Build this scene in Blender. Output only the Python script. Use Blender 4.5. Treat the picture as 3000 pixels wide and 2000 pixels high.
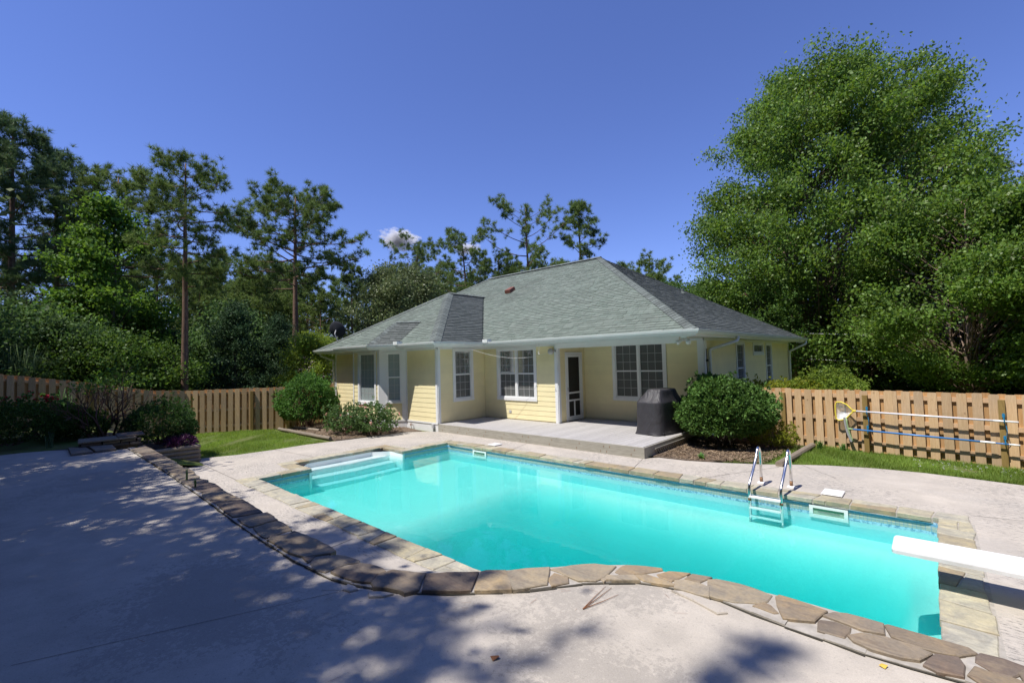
import bpy, bmesh, math, random
import numpy as np
from mathutils import Vector, Matrix
R = math.radians
for o in list(bpy.data.objects):
    bpy.data.objects.remove(o, do_unlink=True)
scene = bpy.context.scene
COL = scene.collection

# ------------------------------------------------------------ camera
cam_data = bpy.data.cameras.new('camera')
cam = bpy.data.objects.new('camera', cam_data)
COL.objects.link(cam)
cr = Vector((0.739432, 0.672717, -0.026321)); cu = Vector((0.046948, -0.012524, 0.998819)); cf = Vector((-0.671592, 0.739794, 0.040843))
cam.matrix_world = Matrix(((cr.x, cu.x, -cf.x, 9.5489), (cr.y, cu.y, -cf.y, -7.8954), (cr.z, cu.z, -cf.z, 2.1255), (0, 0, 0, 1)))
cam_data.sensor_width = 36.0; cam_data.lens = 16.2427
cam_data.clip_start = 0.05; cam_data.clip_end = 20000
scene.camera = cam

# ------------------------------------------------------------ sky, sun, exposure
SUN_DIR = Vector((0.305, 1.0, -2.05)).normalized()       # the way the light travels
SUN_EL = math.asin(-SUN_DIR.z)
world = bpy.data.worlds.new('World'); scene.world = world; world.use_nodes = True
wn = world.node_tree.nodes; wl = world.node_tree.links
bg = wn['Background']
sky = wn.new('ShaderNodeTexSky'); sky.sky_type = 'NISHITA'; sky.sun_disc = False
sky.sun_elevation = SUN_EL
sky.sun_rotation = math.atan2(-SUN_DIR.x, -SUN_DIR.y)
sky.altitude = 100; sky.air_density = 1.0; sky.dust_density = 0.0; sky.ozone_density = 9.0
wb = wn.new('ShaderNodeMix'); wb.data_type = 'RGBA'; wb.blend_type = 'MULTIPLY'; wb.inputs[0].default_value = 1.0; wb.inputs[7].default_value = (1.02, 0.885, 1.16, 1)   # the camera's cool white balance
wl.new(sky.outputs['Color'], wb.inputs[6]); wl.new(wb.outputs[2], bg.inputs['Color'])
bg.inputs['Strength'].default_value = 0.118
sun_data = bpy.data.lights.new('sun', 'SUN'); sun_data.energy = 4.7; sun_data.angle = R(0.53); sun_data.color = (1.0, 0.95, 0.87)
sun = bpy.data.objects.new('sun', sun_data); COL.objects.link(sun)
sun.rotation_euler = SUN_DIR.to_track_quat('-Z', 'Y').to_euler()
sun.location = (-4, -14, 26)
vs = scene.view_settings
vs.view_transform = 'Standard'; vs.look = 'None'; vs.exposure = 0.35; vs.gamma = 1.0; vs.use_curve_mapping = False
scene.render.engine = 'CYCLES'
cy = scene.cycles
cy.use_denoising = True
cy.max_bounces = 8; cy.diffuse_bounces = 3; cy.glossy_bounces = 3; cy.transmission_bounces = 4; cy.volume_bounces = 2; cy.transparent_max_bounces = 10
cy.caustics_reflective = False; cy.caustics_refractive = False
cy.sample_clamp_indirect = 6.0
try: cy.denoiser = 'OPENIMAGEDENOISE'
except Exception: pass

rng = np.random.default_rng(7)
rnd = random.Random(7)

# ------------------------------------------------------------ mesh helpers
class MB:
    """collects simple shapes into one mesh"""
    def __init__(s): s.v = []; s.f = []
    def add(s, vs_, fs_):
        n = len(s.v); s.v.extend([tuple(p) for p in vs_]); s.f.extend([tuple(i + n for i in f) for f in fs_]); return s
    def hexa(s, p):     # 8 points: bottom loop 0-3, top loop 4-7
        return s.add(p, [(3, 2, 1, 0), (4, 5, 6, 7), (0, 1, 5, 4), (1, 2, 6, 5), (2, 3, 7, 6), (3, 0, 4, 7)])
    def box(s, x0, x1, y0, y1, z0, z1):
        return s.hexa([(x0, y0, z0), (x1, y0, z0), (x1, y1, z0), (x0, y1, z0), (x0, y0, z1), (x1, y0, z1), (x1, y1, z1), (x0, y1, z1)])
    def prism(s, poly, z0, z1, inset=0.0, bev=0.0):
        """vertical prism; with bev the top edge is chamfered"""
        n = len(poly)
        a = sum(poly[i][0] * poly[(i + 1) % n][1] - poly[(i + 1) % n][0] * poly[i][1] for i in range(n))
        if a < 0: poly = poly[::-1]
        base = [(x, y, z0) for x, y in poly]
        if bev:
            cx = sum(p[0] for p in poly) / n; cy_ = sum(p[1] for p in poly) / n
            mid = [(x, y, z1 - bev) for x, y in poly]
            top = []
            for x, y in poly:
                d = math.hypot(cx - x, cy_ - y) or 1
                k = min(0.4, inset / d)
                top.append((x + (cx - x) * k, y + (cy_ - y) * k, z1))
            vs_ = base + mid + top
            fs_ = [tuple(range(n - 1, -1, -1)), tuple(range(2 * n, 3 * n))]
            for i in range(n):
                j = (i + 1) % n
                fs_ += [(i, j, n + j, n + i), (n + i, n + j, 2 * n + j, 2 * n + i)]
        else:
            vs_ = base + [(x, y, z1) for x, y in poly]
            fs_ = [tuple(range(n - 1, -1, -1)), tuple(range(n, 2 * n))]
            for i in range(n):
                j = (i + 1) % n; fs_.append((i, j, n + j, n + i))
        return s.add(vs_, fs_)
    def tube(s, pts, rad, n=8, caps=True):
        pts = [Vector(p) for p in pts]
        if not hasattr(rad, '__len__'): rad = [rad] * len(pts)
        m = len(pts); rings = []
        prev = None
        for i in range(m):
            t = (pts[min(i + 1, m - 1)] - pts[max(i - 1, 0)])
            t = t.normalized() if t.length > 1e-9 else Vector((0, 0, 1))
            if prev is None:
                u = t.orthogonal().normalized()
            else:
                u = prev - t * prev.dot(t)
                u = u.normalized() if u.length > 1e-6 else t.orthogonal().normalized()
            prev = u; w = t.cross(u)
            rings.append([pts[i] + (u * math.cos(2 * math.pi * k / n) + w * math.sin(2 * math.pi * k / n)) * rad[i] for k in range(n)])
        vs_ = [p for r_ in rings for p in r_]; fs_ = []
        for i in range(m - 1):
            for k in range(n):
                fs_.append((i * n + k, i * n + (k + 1) % n, (i + 1) * n + (k + 1) % n, (i + 1) * n + k))
        if caps:
            fs_.append(tuple(range(n - 1, -1, -1))); fs_.append(tuple((m - 1) * n + k for k in range(n)))
        return s.add(vs_, fs_)
    def lathe(s, prof, n=20, axis=None, origin=(0, 0, 0)):
        """profile of (radius, height) turned about axis"""
        ax = Vector(axis or (0, 0, 1)).normalized(); u = ax.orthogonal().normalized(); w = ax.cross(u); o = Vector(origin)
        vs_ = [o + ax * h + (u * math.cos(2 * math.pi * k / n) + w * math.sin(2 * math.pi * k / n)) * r_ for r_, h in prof for k in range(n)]
        fs_ = []
        for i in range(len(prof) - 1):
            for k in range(n):
                fs_.append((i * n + k, i * n + (k + 1) % n, (i + 1) * n + (k + 1) % n, (i + 1) * n + k))
        return s.add(vs_, fs_)
    def sweep(s, path, prof, closed=False, up=(0, 0, 1)):
        """sweep a 2-D profile (out, up) along a horizontal polyline, mitred; 'out' is to the right of travel"""
        path = [Vector(p) for p in path]; m = len(path); k = len(prof); vs_ = []
        for i in range(m):
            def dirn(a, b): d = path[b] - path[a]; d.z = 0; return d.normalized()
            if closed: d0 = dirn((i - 1) % m, i); d1 = dirn(i, (i + 1) % m)
            else: d0 = dirn(max(i - 1, 0), max(i, 1)) if i > 0 else dirn(0, 1); d1 = dirn(i, i + 1) if i < m - 1 else d0
            n0 = Vector((d0.y, -d0.x, 0)); n1 = Vector((d1.y, -d1.x, 0)); b = (n0 + n1).normalized(); sc = 1 / max(0.3, b.dot(n0))
            for a, h in prof: vs_.append(path[i] + b * (a * sc) + Vector((0, 0, h)))
        fs_ = []
        for i in range(m if closed else m - 1):
            j = (i + 1) % m
            for q in range(k):
                fs_.append((i * k + q, j * k + q, j * k + (q + 1) % k, i * k + (q + 1) % k))
        if not closed:
            fs_.append(tuple(range(k))); fs_.append(tuple((m - 1) * k + q for q in range(k - 1, -1, -1)))
        return s.add(vs_, fs_)
    def mesh(s, name, smooth=False):
        me = bpy.data.meshes.new(name); me.from_pydata(s.v, [], s.f); me.validate(); me.update()
        bm = bmesh.new(); bm.from_mesh(me); bmesh.ops.recalc_face_normals(bm, faces=bm.faces); bm.to_mesh(me); bm.free()
        if smooth: me.polygons.foreach_set('use_smooth', [True] * len(me.polygons))
        return me
    def build(s, name, mat, parent=None, smooth=False):
        return obj(name, s.mesh(name, smooth), mat, parent)

def mesh_np(name, v, f, mats=None, idx=None):
    """fast mesh from numpy arrays, all faces with the same corner count"""
    me = bpy.data.meshes.new(name)
    nf, k = f.shape
    me.vertices.add(len(v)); me.vertices.foreach_set('co', np.ascontiguousarray(v, dtype=np.float32).ravel())
    me.loops.add(nf * k); me.loops.foreach_set('vertex_index', np.ascontiguousarray(f, dtype=np.int32).ravel())
    me.polygons.add(nf); me.polygons.foreach_set('loop_start', np.arange(0, nf * k, k, dtype=np.int32))
    me.polygons.foreach_set('loop_total', np.full(nf, k, dtype=np.int32))
    me.update(calc_edges=True)
    return me

def obj(name, me, mat, parent=None):
    o = bpy.data.objects.new(name, me); COL.objects.link(o)
    if mat is not None and me is not None and not me.materials: me.materials.append(mat)
    if parent is not None: o.parent = parent
    return o
def link(name, me, parent=None, loc=(0, 0, 0), rot=(0, 0, 0), sc=(1, 1, 1)):
    o = bpy.data.objects.new(name, me); COL.objects.link(o)
    o.location = loc; o.rotation_euler = rot; o.scale = sc
    if parent is not None: o.parent = parent
    return o
def tag(o, label=None, cat=None, group=None, kind=None):
    if label: o['label'] = label
    if cat: o['category'] = cat
    if group: o['group'] = group
    if kind: o['kind'] = kind
    return o
def thing(name, label, cat, loc=(0, 0, 0), rz=0, group=None):
    o = bpy.data.objects.new(name, None); COL.objects.link(o)
    o.empty_display_size = 0.2; o.location = loc; o.rotation_euler = (0, 0, rz)
    return tag(o, label, cat, group)
def world_child(o, parent):
    """parent without moving: the thing's Empty stands at its base, its meshes are in world coordinates"""
    o.parent = parent
    o.matrix_parent_inverse = Matrix.Translation(parent.location).inverted() if parent.rotation_euler.z == 0 else Matrix.LocRotScale(parent.location, parent.rotation_euler, None).inverted()
    return o
def P(mb, name, mat, parent, smooth=False):
    return world_child(mb.build(name, mat, None, smooth), parent)
def SP(mb, name, mat, part, smooth=False):
    """sub-part of a part whose own matrix is identity in world"""
    o = mb.build(name, mat, None, smooth); o.parent = part; return o

# ------------------------------------------------------------ materials
def nodes(name):
    m = bpy.data.materials.new(name); m.use_nodes = True
    nt = m.node_tree; return m, nt, nt.nodes, nt.links, nt.nodes['Principled BSDF']
def mixrgb(nt, fac, a, b, mode='MIX'):
    n = nt.nodes.new('ShaderNodeMix'); n.data_type = 'RGBA'; n.blend_type = mode
    for s, val in ((0, fac), (6, a), (7, b)):
        if hasattr(val, 'is_output') or isinstance(val, bpy.types.NodeSocket): nt.links.new(val, n.inputs[s])
        else: n.inputs[s].default_value = val if s == 0 else (*val, 1)
    return n.outputs[2]
def ramp(nt, src, stops):
    n = nt.nodes.new('ShaderNodeValToRGB'); nt.links.new(src, n.inputs[0]); e = n.color_ramp.elements
    while len(e) < len(stops): e.new(0.5)
    for i, (p_, c) in enumerate(stops):
        e[i].position = p_; e[i].color = (c, c, c, 1) if not hasattr(c, '__len__') else (*c, 1)
    return n.outputs[0]
def noise(nt, scale, detail=4, rough=0.55, vec=None, stretch=None, dist=0.0):
    n = nt.nodes.new('ShaderNodeTexNoise'); n.inputs['Scale'].default_value = scale; n.inputs['Detail'].default_value = detail
    n.inputs['Roughness'].default_value = rough; n.inputs['Distortion'].default_value = dist
    if vec is None:
        tc = nt.nodes.new('ShaderNodeTexCoord'); vec = tc.outputs['Object']
    if stretch:
        mp = nt.nodes.new('ShaderNodeMapping'); mp.inputs['Scale'].default_value = stretch; nt.links.new(vec, mp.inputs[0]); vec = mp.outputs[0]
    nt.links.new(vec, n.inputs['Vector']); return n.outputs['Fac']
def math_(nt, op, a, b=None):
    n = nt.nodes.new('ShaderNodeMath'); n.operation = op
    for i, val in enumerate((a, b)):
        if val is None: continue
        if isinstance(val, bpy.types.NodeSocket): nt.links.new(val, n.inputs[i])
        else: n.inputs[i].default_value = val
    return n.outputs[0]
def hsv(nt, col, h=None, s=None, v=None):
    n = nt.nodes.new('ShaderNodeHueSaturation'); nt.links.new(col, n.inputs['Color'])
    for k, val in (('Hue', h), ('Saturation', s), ('Value', v)):
        if val is None: continue
        if isinstance(val, bpy.types.NodeSocket): nt.links.new(val, n.inputs[k])
        else: n.inputs[k].default_value = val
    return n.outputs['Color']
def mapr(nt, src, a, b, c, d):
    n = nt.nodes.new('ShaderNodeMapRange'); nt.links.new(src, n.inputs[0])
    for i, v in enumerate((a, b, c, d)): n.inputs[i + 1].default_value = v
    return n.outputs[0]
def bump(nt, bsdf, h, strength=0.3, dist=0.01):
    b = nt.nodes.new('ShaderNodeBump'); b.inputs['Strength'].default_value = strength; b.inputs['Distance'].default_value = dist
    nt.links.new(h, b.inputs['Height']); nt.links.new(b.outputs[0], bsdf.inputs['Normal'])
def world_pos(nt):
    return nt.nodes.new('ShaderNodeNewGeometry').outputs['Position']
def island(nt): return nt.nodes.new('ShaderNodeNewGeometry').outputs['Random Per Island']
def orand(nt): return nt.nodes.new('ShaderNodeObjectInfo').outputs['Random']

def plain(name, c, rough=0.5, metal=0.0, var=0.12, scale=6.0, spec=0.35, bumps=0.0, rand=0.0, stretch=None, dirt=0.0):
    m, nt, nn, ll, b = nodes(name)
    b.inputs['Roughness'].default_value = rough; b.inputs['Metallic'].default_value = metal; b.inputs['Specular IOR Level'].default_value = spec
    n1 = noise(nt, scale, 5, 0.6, world_pos(nt), stretch)
    v = mapr(nt, n1, 0.25, 0.75, 1 - var, 1 + var)
    if rand: v = math_(nt, 'MULTIPLY', v, mapr(nt, orand(nt), 0, 1, 1 - rand, 1 + rand))
    rgb = nn.new('ShaderNodeRGB'); rgb.outputs[0].default_value = (*c, 1)
    col = hsv(nt, rgb.outputs[0], v=v)
    if dirt:
        d = ramp(nt, noise(nt, scale * 0.35, 6, 0.7, world_pos(nt)), [(0.45, 0.0), (0.7, 1.0)])
        col = mixrgb(nt, math_(nt, 'MULTIPLY', d, dirt), col, (c[0] * 0.45, c[1] * 0.43, c[2] * 0.38))
    ll.new(col, b.inputs['Base Color'])
    if bumps: bump(nt, b, n1, bumps, 0.01)
    return m

def leafmat(name, c, c2, trans=0.35, gloss=0.25, rough=0.45, vv=0.35):
    m, nt, nn, ll, b = nodes(name)
    isl = island(nt)
    rgb = mixrgb(nt, isl, c, c2)
    isl2 = math_(nt, 'FRACT', math_(nt, 'MULTIPLY', isl, 37.7))
    big = mapr(nt, noise(nt, 0.9, 2, 0.5, world_pos(nt)), 0.3, 0.7, 0.8, 1.2)
    col = hsv(nt, rgb, v=math_(nt, 'MULTIPLY', mapr(nt, isl2, 0, 1, 1 - vv, 1 + vv), big))
    ll.new(col, b.inputs['Base Color']); b.inputs['Roughness'].default_value = rough; b.inputs['Specular IOR Level'].default_value = gloss
    t = nn.new('ShaderNodeBsdfTranslucent')
    ll.new(hsv(nt, col, h=0.485, s=1.1, v=1.5), t.inputs['Color'])
    mx = nn.new('ShaderNodeMixShader'); mx.inputs[0].default_value = trans
    ll.new(b.outputs[0], mx.inputs[1]); ll.new(t.outputs[0], mx.inputs[2]); ll.new(mx.outputs[0], nn['Material Output'].inputs['Surface'])
    return m

def concrete(name, base, stain, speck=0.5, warm=(0.5, 0.45, 0.41), streak=False):
    m, nt, nn, ll, b = nodes(name); wp = world_pos(nt)
    b.inputs['Roughness'].default_value = 0.85; b.inputs['Specular IOR Level'].default_value = 0.25
    big = noise(nt, 0.55, 5, 0.6, wp); mid = noise(nt, 3.2, 6, 0.65, wp); fine = noise(nt, 60, 3, 0.7, wp); fine2 = noise(nt, 190, 2, 0.7, wp)
    col = mixrgb(nt, ramp(nt, big, [(0.35, 0.0), (0.68, 1.0)]), base, warm)
    col = hsv(nt, col, v=mapr(nt, mid, 0.3, 0.7, 0.86, 1.1))
    # weathered grey patches whose edges break up into specks
    pm = math_(nt, 'ADD', math_(nt, 'MULTIPLY', noise(nt, 0.42, 3, 0.5, wp, (1.0, 1.35, 1)), 1.0), math_(nt, 'MULTIPLY', math_(nt, 'SUBTRACT', noise(nt, 26, 5, 0.75, wp), 0.5), 0.42))
    col = mixrgb(nt, math_(nt, 'MULTIPLY', ramp(nt, pm, [(0.545, 0.0), (0.575, 1.0)]), speck), col, stain)
    if streak:   # black mould flecks pulled out along the slab
        fl = noise(nt, 22, 5, 0.8, wp, (0.55, 1.7, 1))
        area = ramp(nt, noise(nt, 0.8, 3, 0.5, wp), [(0.40, 0.0), (0.56, 1.0)])
        col = mixrgb(nt, math_(nt, 'MULTIPLY', math_(nt, 'MULTIPLY', ramp(nt, fl, [(0.515, 0.0), (0.60, 1.0)]), area), 0.8), col, (0.13, 0.125, 0.12))
    pits = ramp(nt, fine, [(0.30, 1.0), (0.38, 0.0)])
    col = mixrgb(nt, math_(nt, 'MULTIPLY', pits, 0.45), col, (0.17, 0.16, 0.15))
    col = hsv(nt, col, v=mapr(nt, fine2, 0.3, 0.7, 0.9, 1.1))
    ll.new(col, b.inputs['Base Color'])
    bump(nt, b, math_(nt, 'ADD', fine, math_(nt, 'MULTIPLY', mid, 2.0)), 0.35, 0.006)
    return m

def stone(name, cols, rough=0.65, veins=0.5):
    """flagstone: colour picked per stone, cleft bands and stains inside it"""
    m, nt, nn, ll, b = nodes(name); wp = world_pos(nt)
    r_ = orand(nt); n = nn.new('ShaderNodeValToRGB'); ll.new(r_, n.inputs[0]); e = n.color_ramp.elements
    while len(e) < len(cols): e.new(0.5)
    n.color_ramp.interpolation = 'CONSTANT'
    for i, c in enumerate(cols): e[i].position = i / len(cols); e[i].color = (*c, 1)
    mid = noise(nt, 5.5, 6, 0.65, wp, None, 0.6); fine = noise(nt, 45, 4, 0.7, wp)
    band = noise(nt, 9, 4, 0.6, wp, (0.4, 2.2, 1), 0.8)
    col = hsv(nt, n.outputs[0], s=mapr(nt, mid, 0.3, 0.7, 0.7, 1.25), v=mapr(nt, mid, 0.3, 0.7, 0.7, 1.25))
    col = mixrgb(nt, math_(nt, 'MULTIPLY', ramp(nt, band, [(0.52, 0.0), (0.64, 1.0)]), veins), col, (0.085, 0.06, 0.055))
    col = mixrgb(nt, math_(nt, 'MULTIPLY', ramp(nt, noise(nt, 4, 5, 0.6, wp), [(0.56, 0.0), (0.66, 1.0)]), 0.35), col, (0.34, 0.27, 0.18))
    col = hsv(nt, col, v=mapr(nt, fine, 0.3, 0.7, 0.88, 1.12))
    ll.new(col, b.inputs['Base Color']); b.inputs['Roughness'].default_value = rough; b.inputs['Specular IOR Level'].default_value = 0.35
    bump(nt, b, math_(nt, 'ADD', math_(nt, 'MULTIPLY', mid, 2.0), math_(nt, 'ADD', band, math_(nt, 'MULTIPLY', fine, 0.5))), 0.45, 0.012)
    return m

def wood(name, c, c2, rough=0.75, grain=(14, 14, 0.8), rand=0.22, knots=0.5, grey=0.0, local=False):
    m, nt, nn, ll, b = nodes(name)
    tc = nn.new('ShaderNodeTexCoord'); vec = tc.outputs['Object']
    add = nn.new('ShaderNodeVectorMath'); add.operation = 'ADD'
    comb = nn.new('ShaderNodeCombineXYZ'); ro = orand(nt)
    for i in range(3): ll.new(math_(nt, 'MULTIPLY', ro, 31.7 + 17 * i), comb.inputs[i])
    ll.new(vec, add.inputs[0]); ll.new(comb.outputs[0], add.inputs[1]); vec = add.outputs[0]
    g = noise(nt, 3.0, 5, 0.6, vec, grain, 1.2); g2 = noise(nt, 9.0, 4, 0.6, vec, grain)
    col = mixrgb(nt, ramp(nt, g, [(0.3, 0.0), (0.72, 1.0)]), c, c2)
    big = noise(nt, 1.1, 3, 0.5, vec)
    if grey: col = mixrgb(nt, math_(nt, 'MULTIPLY', ramp(nt, big, [(0.42, 0.0), (0.66, 1.0)]), grey), col, (0.27, 0.25, 0.235))
    if knots:
        vo = nn.new('ShaderNodeTexVoronoi'); vo.inputs['Scale'].default_value = 3.1; mp = nn.new('ShaderNodeMapping')
        mp.inputs['Scale'].default_value = (2.0, 2.0, 1.0) if grain[2] < 2 else (1.0, 2.0, 2.0); ll.new(vec, mp.inputs[0]); ll.new(mp.outputs[0], vo.inputs['Vector'])
        col = mixrgb(nt, math_(nt, 'MULTIPLY', ramp(nt, vo.outputs['Distance'], [(0.05, 1.0), (0.11, 0.0)]), knots), col, (c[0] * 0.3, c[1] * 0.22, c[2] * 0.15))
    v = math_(nt, 'MULTIPLY', mapr(nt, orand(nt), 0, 1, 1 - rand, 1 + rand), mapr(nt, g2, 0.3, 0.7, 0.88, 1.1))
    col = hsv(nt, col, v=v)
    ll.new(col, b.inputs['Base Color']); b.inputs['Roughness'].default_value = rough; b.inputs['Specular IOR Level'].default_value = 0.25
    bump(nt, b, g2, 0.25, 0.004)
    return m

# ------------------------------------------------------------ shared materials
M = {}
M['terrace'] = concrete('terrace_concrete', (0.435, 0.395, 0.345), (0.30, 0.275, 0.245), 0.6, (0.495, 0.447, 0.388))
M['deck_conc'] = concrete('pool_deck_concrete', (0.45, 0.41, 0.365), (0.37, 0.345, 0.315), 0.4, (0.50, 0.45, 0.39), streak=True)
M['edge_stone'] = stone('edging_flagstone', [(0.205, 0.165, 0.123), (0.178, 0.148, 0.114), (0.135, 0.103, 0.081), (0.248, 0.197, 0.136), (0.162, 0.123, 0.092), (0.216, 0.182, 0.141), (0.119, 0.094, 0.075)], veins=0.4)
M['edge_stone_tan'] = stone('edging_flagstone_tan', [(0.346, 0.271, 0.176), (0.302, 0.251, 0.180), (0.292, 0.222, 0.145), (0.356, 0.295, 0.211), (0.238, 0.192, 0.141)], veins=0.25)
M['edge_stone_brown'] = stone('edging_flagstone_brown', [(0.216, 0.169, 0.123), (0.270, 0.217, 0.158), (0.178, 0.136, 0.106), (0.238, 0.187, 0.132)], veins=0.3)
M['coping'] = stone('coping_flagstone', [(0.38, 0.34, 0.24), (0.42, 0.39, 0.30), (0.36, 0.31, 0.21), (0.41, 0.385, 0.31), (0.33, 0.265, 0.17), (0.43, 0.39, 0.28)], veins=0.18)
M['mortar'] = plain('mortar', (0.40, 0.37, 0.33), 0.9, var=0.2, scale=18, bumps=0.5, dirt=0.4)
M['darkgap'] = plain('joint_dirt', (0.05, 0.045, 0.035), 0.95, var=0.4, scale=20)
M['white'] = plain('white_paint', (0.78, 0.79, 0.80), 0.4, var=0.04, scale=3, dirt=0.07)
M['gutter'] = plain('gutter_enamel', (0.68, 0.71, 0.70), 0.3, var=0.06, scale=4, dirt=0.15, spec=0.5)
M['soffit'] = plain('soffit_paint', (0.60, 0.60, 0.56), 0.6, var=0.05)
M['plastic'] = plain('white_plastic', (0.82, 0.82, 0.82), 0.35, var=0.03, spec=0.5)
M['steel'] = plain('stainless_steel', (0.70, 0.69, 0.69), 0.22, metal=1.0, var=0.05)
M['steel_rust'] = plain('rusted_steel', (0.28, 0.16, 0.09), 0.6, metal=0.5, var=0.4, scale=40)
M['fence'] = wood('fence_picket_pine', (0.62, 0.445, 0.26), (0.52, 0.345, 0.185), rand=0.17, grey=0.3)
M['fence_warm'] = wood('fence_picket_fresh', (0.58, 0.355, 0.165), (0.47, 0.255, 0.10), rand=0.2, grey=0.1)
M['fence_rail'] = wood('fence_rail_pine', (0.58, 0.40, 0.25), (0.48, 0.31, 0.17), grain=(0.8, 14, 14), rand=0.15)
M['fence_post'] = wood('treated_post', (0.30, 0.21, 0.075), (0.22, 0.145, 0.045), rand=0.12, knots=0.6)
M['deck_board'] = wood('weathered_deck_board', (0.46, 0.445, 0.435), (0.37, 0.355, 0.35), grain=(14, 0.8, 14), rand=0.07, knots=0.15)
M['deck_skirt'] = wood('weathered_deck_fascia', (0.42, 0.40, 0.345), (0.27, 0.255, 0.215), grain=(0.8, 14, 14), rand=0.08, knots=0.35)
M['log'] = wood('landscape_log', (0.33, 0.28, 0.22), (0.19, 0.155, 0.12), grain=(1.5, 12, 12), rand=0.15, knots=0.2)
M['bark_pine'] = plain('pine_bark', (0.17, 0.105, 0.075), 0.9, var=0.5, scale=9, bumps=0.8, stretch=(2.2, 2.2, 0.6))
M['bark_grey'] = plain('grey_bark', (0.12, 0.10, 0.085), 0.9, var=0.45, scale=10, bumps=0.7, stretch=(2.2, 2.2, 0.6))
M['bark_birch'] = plain('birch_bark', (0.24, 0.17, 0.13), 0.85, var=0.5, scale=12, bumps=0.6)
M['twig'] = plain('twig_bark', (0.15, 0.085, 0.06), 0.85, var=0.3, scale=20)
M['mulch'] = plain('pine_straw_mulch', (0.155, 0.115, 0.085), 0.95, var=0.55, scale=24, bumps=0.9, dirt=0.5)
M['soil'] = plain('bed_soil', (0.09, 0.07, 0.055), 0.95, var=0.5, scale=16, bumps=0.8)

def ground_mat():
    m, nt, nn, ll, b = nodes('lawn_ground'); wp = world_pos(nt)
    a = noise(nt, 1.3, 5, 0.65, wp); c = noise(nt, 14, 5, 0.7, wp)
    col = mixrgb(nt, ramp(nt, a, [(0.38, 0.0), (0.66, 1.0)]), (0.085, 0.14, 0.03), (0.15, 0.15, 0.065))
    col = mixrgb(nt, ramp(nt, c, [(0.52, 0.0), (0.75, 1.0)]), col, (0.17, 0.13, 0.075))
    ll.new(col, b.inputs['Base Color']); b.inputs['Roughness'].default_value = 0.95; b.inputs['Specular IOR Level'].default_value = 0.1
    bump(nt, b, c, 0.8, 0.03); return m
M['ground'] = ground_mat()

def sstep(a, b, x):
    t = min(1, max(0, (x - a) / (b - a))); return t * t * (3 - 2 * t)
def ground_z(x, y):
    z = -0.035
    # the bank on the left climbs to the level of the terrace
    z += 0.64 * sstep(-4.6, -6.6, y) * sstep(-1.0, -3.4, x)
    z += 0.25 * sstep(-7.0, -9.5, y) * sstep(-4, -9, x)
    # falls away beyond the right-hand fence and behind the house
    z -= 2.2 * sstep(15, 34, y) * sstep(-20, 4, x)
    z -= 0.9 * sstep(-11, -30, x)
    z -= 2.8 * sstep(30, 44, y) * sstep(-16, -4, x)
    return z

# ------------------------------------------------------------ ground
POOL = (0.0, 9.5, -4.62, 0.0)      # water's edge of the basin
def build_ground():
    mb = MB()
    xs = [-400, -200, -110, -70, -48, -36, -28, -22, -18] + [-15 + 0.6 * i for i in range(51)] + [18, 22, 28, 36, 48, 70, 110, 200, 400]
    ys = [-400, -200, -110, -70, -48, -36, -28, -22, -18] + [-15 + 0.6 * i for i in range(51)] + [18, 22, 28, 36, 48, 70, 110, 200, 400]
    idx = {}
    for i, x in enumerate(xs):
        for j, y in enumerate(ys):
            idx[i, j] = len(mb.v); mb.v.append((x, y, ground_z(x, y)))
    for i in range(len(xs) - 1):
        for j in range(len(ys) - 1):
            cx = (xs[i] + xs[i + 1]) / 2; cy_ = (ys[j] + ys[j + 1]) / 2
            if -2.2 < cx < 10.6 and -5.6 < cy_ < 0.7: continue       # the pool and its paving
            mb.f.append((idx[i, j], idx[i + 1, j], idx[i + 1, j + 1], idx[i, j + 1]))
    o = mb.build('ground', M['ground'], smooth=True); tag(o, kind='structure')
build_ground()

# ------------------------------------------------------------ pool deck (concrete round the pool)
def slab_with_hole(name, outer, hole, z0, z1, mat):
    bm = bmesh.new()
    def loop(pts, z): return [bm.verts.new((x, y, z)) for x, y in pts]
    o = loop(outer, z1); h = loop(hole, z1)
    es = [bm.edges.new((l[i], l[(i + 1) % len(l)])) for l in (o, h) for i in range(len(l))]
    bmesh.ops.triangle_fill(bm, use_beauty=True, use_dissolve=False, edges=es)
    for l in (o, h):
        lo = [bm.verts.new((v.co.x, v.co.y, z0)) for v in l]
        for i in range(len(l)):
            j = (i + 1) % len(l); bm.faces.new((l[i], l[j], lo[j], lo[i]))
    bmesh.ops.recalc_face_normals(bm, faces=bm.faces)
    me = bpy.data.meshes.new(name); bm.to_mesh(me); bm.free()
    return obj(name, me, mat)
# coping outline just outside the basin, with the stair niche on the left
CW = 0.30
deck_outer = [(-3.55, -5.18), (-3.35, -4.6), (-3.12, -4.0), (-3.06, -3.2), (-3.08, -2.35), (-2.95, -1.75), (-2.84, -1.33), (-2.73, -0.48), (-2.58, 0.5), (-2.25, 0.86), (-1.94, 1.02), (-1.80, 1.14),
              (4.95, 1.14), (5.17, 1.42), (5.75, 1.46), (6.4, 1.68), (7.05, 1.98), (7.5, 2.28), (8.0, 2.55), (8.7, 2.76), (9.35, 2.82), (9.95, 2.76), (10.6, 2.66), (12.0, 2.3), (15.0, 1.0), (15.0, -6.0), (9.9, -6.0), (7.6, -6.0), (4.0, -6.22), (0.0, -6.22), (-3.3, -6.2), (-3.75, -5.8)]
deck_hole = [(-0.28, -4.88), (9.78, -4.88), (9.78, 0.28), (-0.28, 0.28), (-0.28, -1.12), (-1.12, -1.12), (-1.12, -3.86), (-0.28, -3.86)]
d_ = slab_with_hole('pool_deck', deck_outer, deck_hole, -0.16, 0.0, M['deck_conc']); tag(d_, kind='structure')
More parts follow.
